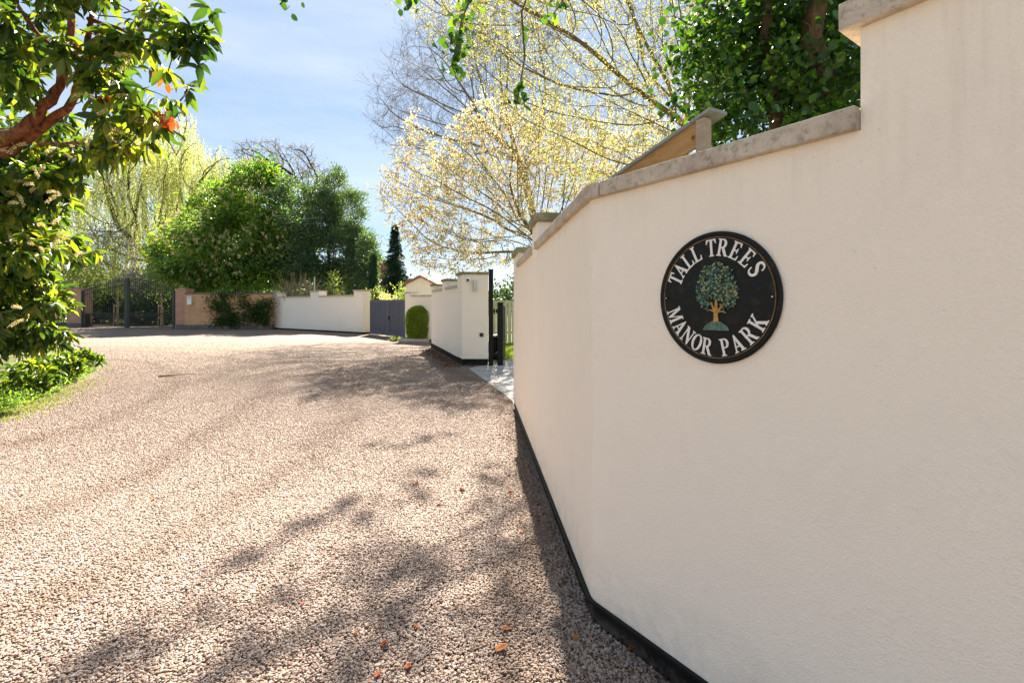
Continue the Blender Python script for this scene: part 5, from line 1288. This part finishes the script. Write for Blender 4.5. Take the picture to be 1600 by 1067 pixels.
# far woodland behind everything, closing the horizon
rr = np.random.default_rng(77); ang_ = rr.uniform(-1.35, 0.9, 2600); dist_ = rr.uniform(75, 105, 2600)
C = np.stack([np.sin(ang_) * dist_, np.cos(ang_) * dist_, rr.random(2600) ** 0.8 * (5.5 + 2.5 * np.sin(ang_ * 9) + 1.5 * np.sin(ang_ * 23))], 1)
own = np.repeat(np.arange(len(C)), 22); P = C[own] + rr.normal(size=(len(own), 3)) * np.array([1.3, 1.3, 0.9]); P = P[P[:, 2] > 0]
o = mesh_np('far_woodland', *leaves_arr(P, unit(rr.normal(size=P.shape)), 0.7, 0.2, r=rr), 3, M['hedge'])
tag(o, 'distant dark green belt of woodland behind the gardens', 'woodland', kind='stuff')

# ================================================================== GRAVEL STONES
def pebble_field():
    rr = np.random.default_rng(90); pts_ = []
    N = 1500000
    u = rr.random(N); Y = 1.2 * (22 / 1.2) ** (u ** 0.85); X = rr.uniform(-1.18, 0.30, N) * Y
    # density ~ even by area near the camera, thinning far away
    w = np.clip(Y * Y / 13.0, 0, 1) * np.clip((22 - Y) / 15, 0, 1) ** 1.3
    m = rr.random(N) < w * 1.0
    X, Y = X[m], Y[m]
    # keep to the drive side of the near wall and off the verge
    nA = np.array([-Ad[1], Ad[0]]); nB = np.array([Bd[1], -Bd[0]]) * 1.0
    dA = (X - Cn[0]) * nA[0] + (Y - Cn[1]) * nA[1]; dB = (X - Cn[0]) * (-743 / math.hypot(509, 743)) + (Y - Cn[1]) * (-509 / math.hypot(509, 743))
    out = np.where(Y > Cn[1], dA > -0.005, (dB > -0.005) | (dA > 0)) 
    X, Y = X[out], Y[out]
    m = X > np.interp(Y, [5.0, 6.1, 7.26, 8.72, 10.2, 11.6, 13.7, 18.1, 30], [-6.6, -6.75, -7.2, -8.05, -8.85, -9.9, -12.2, -17.8, -30]) + rr.normal(size=len(X)) * 0.12; X, Y = X[m], Y[m]
    Z = 0.002 + rr.random(len(X)) * 0.011
    Z = Z + np.clip(0.02 - np.abs(0), 0, 0)
    dwall = np.where(Y > Cn[1], (X - Cn[0]) * nA[0] + (Y - Cn[1]) * nA[1], 1.0)
    return np.stack([X, Y, Z], 1)
PP = pebble_field(); print('pebbles', len(PP))
me = bpy.data.meshes.new('gravel_stones'); me.vertices.add(len(PP)); me.vertices.foreach_set('co', PP.astype(np.float32).ravel()); me.update()
gs = bpy.data.objects.new('gravel_stones', me); COL.objects.link(gs)
tag(gs, 'loose rounded beige and brown gravel stones covering the foreground', 'gravel', kind='stuff')
ng = bpy.data.node_groups.new('scatter_stones', 'GeometryNodeTree')
ng.interface.new_socket('Geometry', in_out='INPUT', socket_type='NodeSocketGeometry'); ng.interface.new_socket('Geometry', in_out='OUTPUT', socket_type='NodeSocketGeometry')
def gn(typ, **kw):
    nd_ = ng.nodes.new(typ)
    for k_, v_ in kw.items(): setattr(nd_, k_, v_)
    return nd_
gi, go = gn('NodeGroupInput'), gn('NodeGroupOutput'); lk = ng.links.new
join = gn('GeometryNodeGeometryToInstance')
for i, sc in enumerate([(1, .78, .55), (1, .6, .5), (.85, .8, .62), (1, .7, .38), (.9, .62, .58)]):
    ico = gn('GeometryNodeMeshIcoSphere'); ico.inputs['Radius'].default_value = 1.0; ico.inputs['Subdivisions'].default_value = 3
    tn = gn('ShaderNodeTexNoise'); tn.inputs['Scale'].default_value = 0.9; tn.inputs['Detail'].default_value = 2
    pos = gn('GeometryNodeInputPosition'); ad = gn('ShaderNodeVectorMath', operation='ADD'); ad.inputs[1].default_value = (i * 7.3, i * 3.1, 0)
    sb = gn('ShaderNodeVectorMath', operation='SUBTRACT'); sb.inputs[1].default_value = (0.5, 0.5, 0.5)
    ml = gn('ShaderNodeVectorMath', operation='SCALE'); ml.inputs['Scale'].default_value = 0.75
    sp_ = gn('GeometryNodeSetPosition'); tr_ = gn('GeometryNodeTransform'); tr_.inputs['Scale'].default_value = sc
    ss = gn('GeometryNodeSetShadeSmooth'); sm = gn('GeometryNodeSetMaterial'); sm.inputs['Material'].default_value = M['pebble']
    lk(pos.outputs[0], ad.inputs[0]); lk(ad.outputs[0], tn.inputs['Vector']); lk(tn.outputs['Color'], sb.inputs[0]); lk(sb.outputs[0], ml.inputs[0])
    lk(ico.outputs[0], sp_.inputs['Geometry']); lk(ml.outputs[0], sp_.inputs['Offset']); lk(sp_.outputs[0], tr_.inputs[0]); lk(tr_.outputs[0], ss.inputs[0]); lk(ss.outputs[0], sm.inputs[0]); lk(sm.outputs[0], join.inputs[0])
iop = gn('GeometryNodeInstanceOnPoints'); iop.inputs['Pick Instance'].default_value = True
rot = gn('FunctionNodeRandomValue', data_type='FLOAT_VECTOR'); rot.inputs[0].default_value = (-0.5, -0.5, 0); rot.inputs[1].default_value = (0.5, 0.5, 6.28)
scl = gn('FunctionNodeRandomValue', data_type='FLOAT'); scl.inputs[2].default_value = 0.0; scl.inputs[3].default_value = 1.0; scl.inputs['Seed'].default_value = 5
pw = gn('ShaderNodeMath', operation='POWER'); pw.inputs[1].default_value = 2.4; mr = gn('ShaderNodeMapRange'); mr.inputs[3].default_value = 0.0046; mr.inputs[4].default_value = 0.0104
lk(scl.outputs[1], pw.inputs[0]); lk(pw.outputs[0], mr.inputs[0])
lk(gi.outputs[0], iop.inputs['Points']); lk(join.outputs[0], iop.inputs['Instance']); lk(rot.outputs[0], iop.inputs['Rotation']); lk(mr.outputs[0], iop.inputs['Scale'])
lk(iop.outputs[0], go.inputs[0])
md = gs.modifiers.new('stones', 'NODES'); md.node_group = ng
me.materials.append(M['pebble'])

# leaf litter
r0 = np.random.default_rng(99)
def litter(px, py, size, col, lab):
    x, y = G(px, py); V, Fc = [], []
    t = np.linspace(0, 1, 6); w = np.sin(np.pi * np.clip(t * 0.92 + 0.06, 0, 1)) ** 0.8 * 0.30
    curl = r0.uniform(0.5, 1.5); rows = []
    for a, b in zip(t, w):
        cx_, cz_ = (a - 0.5) * 0.9, 0.22 * curl * (a - 0.5) ** 2 * 2
        V += [(cx_, b, cz_ + b * 0.7 * curl), (cx_, b * 0.5, cz_ + b * 0.16), (cx_, 0, cz_), (cx_, -b * 0.5, cz_ + b * 0.2), (cx_, -b, cz_ + b * 0.55)]
    for i in range(5):
        for j in range(4): a = i * 5 + j; Fc.append((a, a + 1, a + 6, a + 5))
    V = np.array(V) * size; rm = np.array((Matrix.Rotation(r0.uniform(0, 6.28), 3, 'Z') @ Matrix.Rotation(r0.normal() * 0.3, 3, 'X') @ Matrix.Rotation(r0.normal() * 0.3, 3, 'Y')))
    V = V @ rm.T; V[:, 2] += 0.016 - V[:, 2].min() * 0.7
    o = mesh_np('fallen_leaf', V, np.array(Fc), 4, col, smooth=True, loc=(x, y, 0))
    so = o.modifiers.new('thickness', 'SOLIDIFY'); so.thickness = 0.0006
    return tag(o, lab, 'leaf', 'dry leaves fallen on the gravel')
for px, py, s_, m_, lab in [(783, 1020, 0.085, 'dead', 'largest curled tan leaf lying on the gravel, low centre'), (790, 988, 0.06, 'dead', 'pale curled leaf just above the largest one on the gravel'),
    (600, 1012, 0.055, 'withered', 'bright orange leaf at the bottom left of centre on the gravel'), (556, 995, 0.04, 'withered', 'small orange leaf left of the bright orange one'), (650, 985, 0.04, 'withered', 'small orange leaf right of and above the bright orange one'),
    (590, 1060, 0.05, 'withered', 'orange leaf at the very bottom edge of the gravel'), (900, 1001, 0.045, 'dead', 'yellowish leaf in the wall\'s shade near the plinth'), (985, 1020, 0.05, 'withered', 'orange leaf against the black plinth at the bottom'),
    (797, 773, 0.06, 'withered', 'orange leaf on the gravel beside the wall\'s shadow edge'), (722, 768, 0.09, 'dead', 'tan leaf in mid gravel left of the wall\'s shadow'), (686, 791, 0.05, 'withered', 'small orange leaf below the mid-gravel tan leaf'),
    (650, 759, 0.08, 'dead', 'pale tan leaf left of the mid-gravel leaves'), (472, 948, 0.035, 'withered', 'single orange leaf in the left foreground shade'), (888, 862, 0.05, 'withered', 'orange-brown leaf in the shade close to the wall'),
    (850, 805, 0.05, 'dead', 'brown leaf in the strip of shade along the wall'), (638, 1047, 0.05, 'withered', 'orange leaf near the bottom edge, right of centre-left'), (815, 835, 0.04, 'withered', 'tiny orange leaf at the edge of the wall\'s shade'), (240, 783, 0.06, 'dead', 'brown leaf alone on the open gravel at left')]:
    litter(px, py, s_ * 0.78, M[m_], lab)
# litter along the pillar wall
k = 1100; s_ = r0.random(k); a_, b_ = np.array(G(676, 547)), np.array(G(722, 574)); P = a_[None] * (1 - s_[:, None]) + b_[None] * s_[:, None]
nx = np.array([-(b_ - a_)[1], (b_ - a_)[0]]); nx = -nx / np.linalg.norm(nx) 
if nx[0] > 0: nx = -nx
P = P + nx * (np.abs(r0.normal(size=(k, 1))) * 0.24); P = np.hstack([P, 0.01 + 0.03 * r0.random((k, 1))])
o = mesh_np('leaf_litter', *leaves_arr(P, unit(r0.normal(size=P.shape) * np.array([1, 1, 0.3])), 0.055, 0.015, r=r0), 3, M['litter'])
tag(o, 'scatter of small brown dead leaves along the foot of the pillar wall', 'leaf litter', kind='stuff')
# fallen twig on the gravel
tw = MB(); a_ = G(247, 589); b_ = G(312, 586)
tw.tube([(a_[0], a_[1], 0.02), (a_[0] + (b_[0] - a_[0]) * 0.3, a_[1] + 0.05, 0.03), (a_[0] + (b_[0] - a_[0]) * 0.6, (a_[1] + b_[1]) / 2 + 0.1, 0.03), (b_[0], b_[1], 0.015)], [0.012, 0.009, 0.006, 0.003], 6)
tw.tube([(a_[0] + 0.3, a_[1] + 0.03, 0.025), (a_[0] + 0.1, a_[1] - 0.15, 0.02)], [0.01, 0.004], 5)
o = tw.build('fallen_twig', M['bark_brown']); tag(o, 'thin dark fallen twig lying on the gravel at left', 'twig')
tw = MB(); a_ = G(617, 892); tw.tube([(a_[0], a_[1], 0.0), (a_[0] + 0.004, a_[1], 0.04), (a_[0] - 0.003, a_[1] + 0.01, 0.085)], [0.004, 0.0035, 0.002], 6)
o = tw.build('upright_stalk', M['stake']); tag(o, 'short tan stalk standing upright in the gravel', 'stalk')

k = 900; s_ = r0.random(k) ** 0.8; P = np.where((r0.random(k) < 0.75)[:, None], (Cn + Ad * 0.0)[None] + Ad[None] * (s_[:, None] * 4.6), Cn[None] + Bd[None] * (s_[:, None] * 1.2))
nA_ = np.array([-Ad[1], Ad[0]]); P = P + nA_ * (0.03 + np.abs(r0.normal(size=(k, 1))) * 0.14) + np.array([0, -0.02]); P = np.hstack([P, 0.012 + 0.012 * r0.random((k, 1))])
P = P[((P[:, 0] - Cn[0]) * (-743 / 900.6) + (P[:, 1] - Cn[1]) * (-509 / 900.6) > 0.02) | (P[:, 1] > Cn[1])]
o = mesh_np('wall_foot_litter', *leaves_arr(P, unit(r0.normal(size=P.shape) * np.array([1, 1, 0.25])), 0.026 * (0.4 + r0.random(len(P))), 0.007, r=r0), 3, M['litter'])
tag(o, 'tiny brown leaf crumbs gathered in the shade at the foot of the nearest wall', 'leaf litter', kind='stuff')
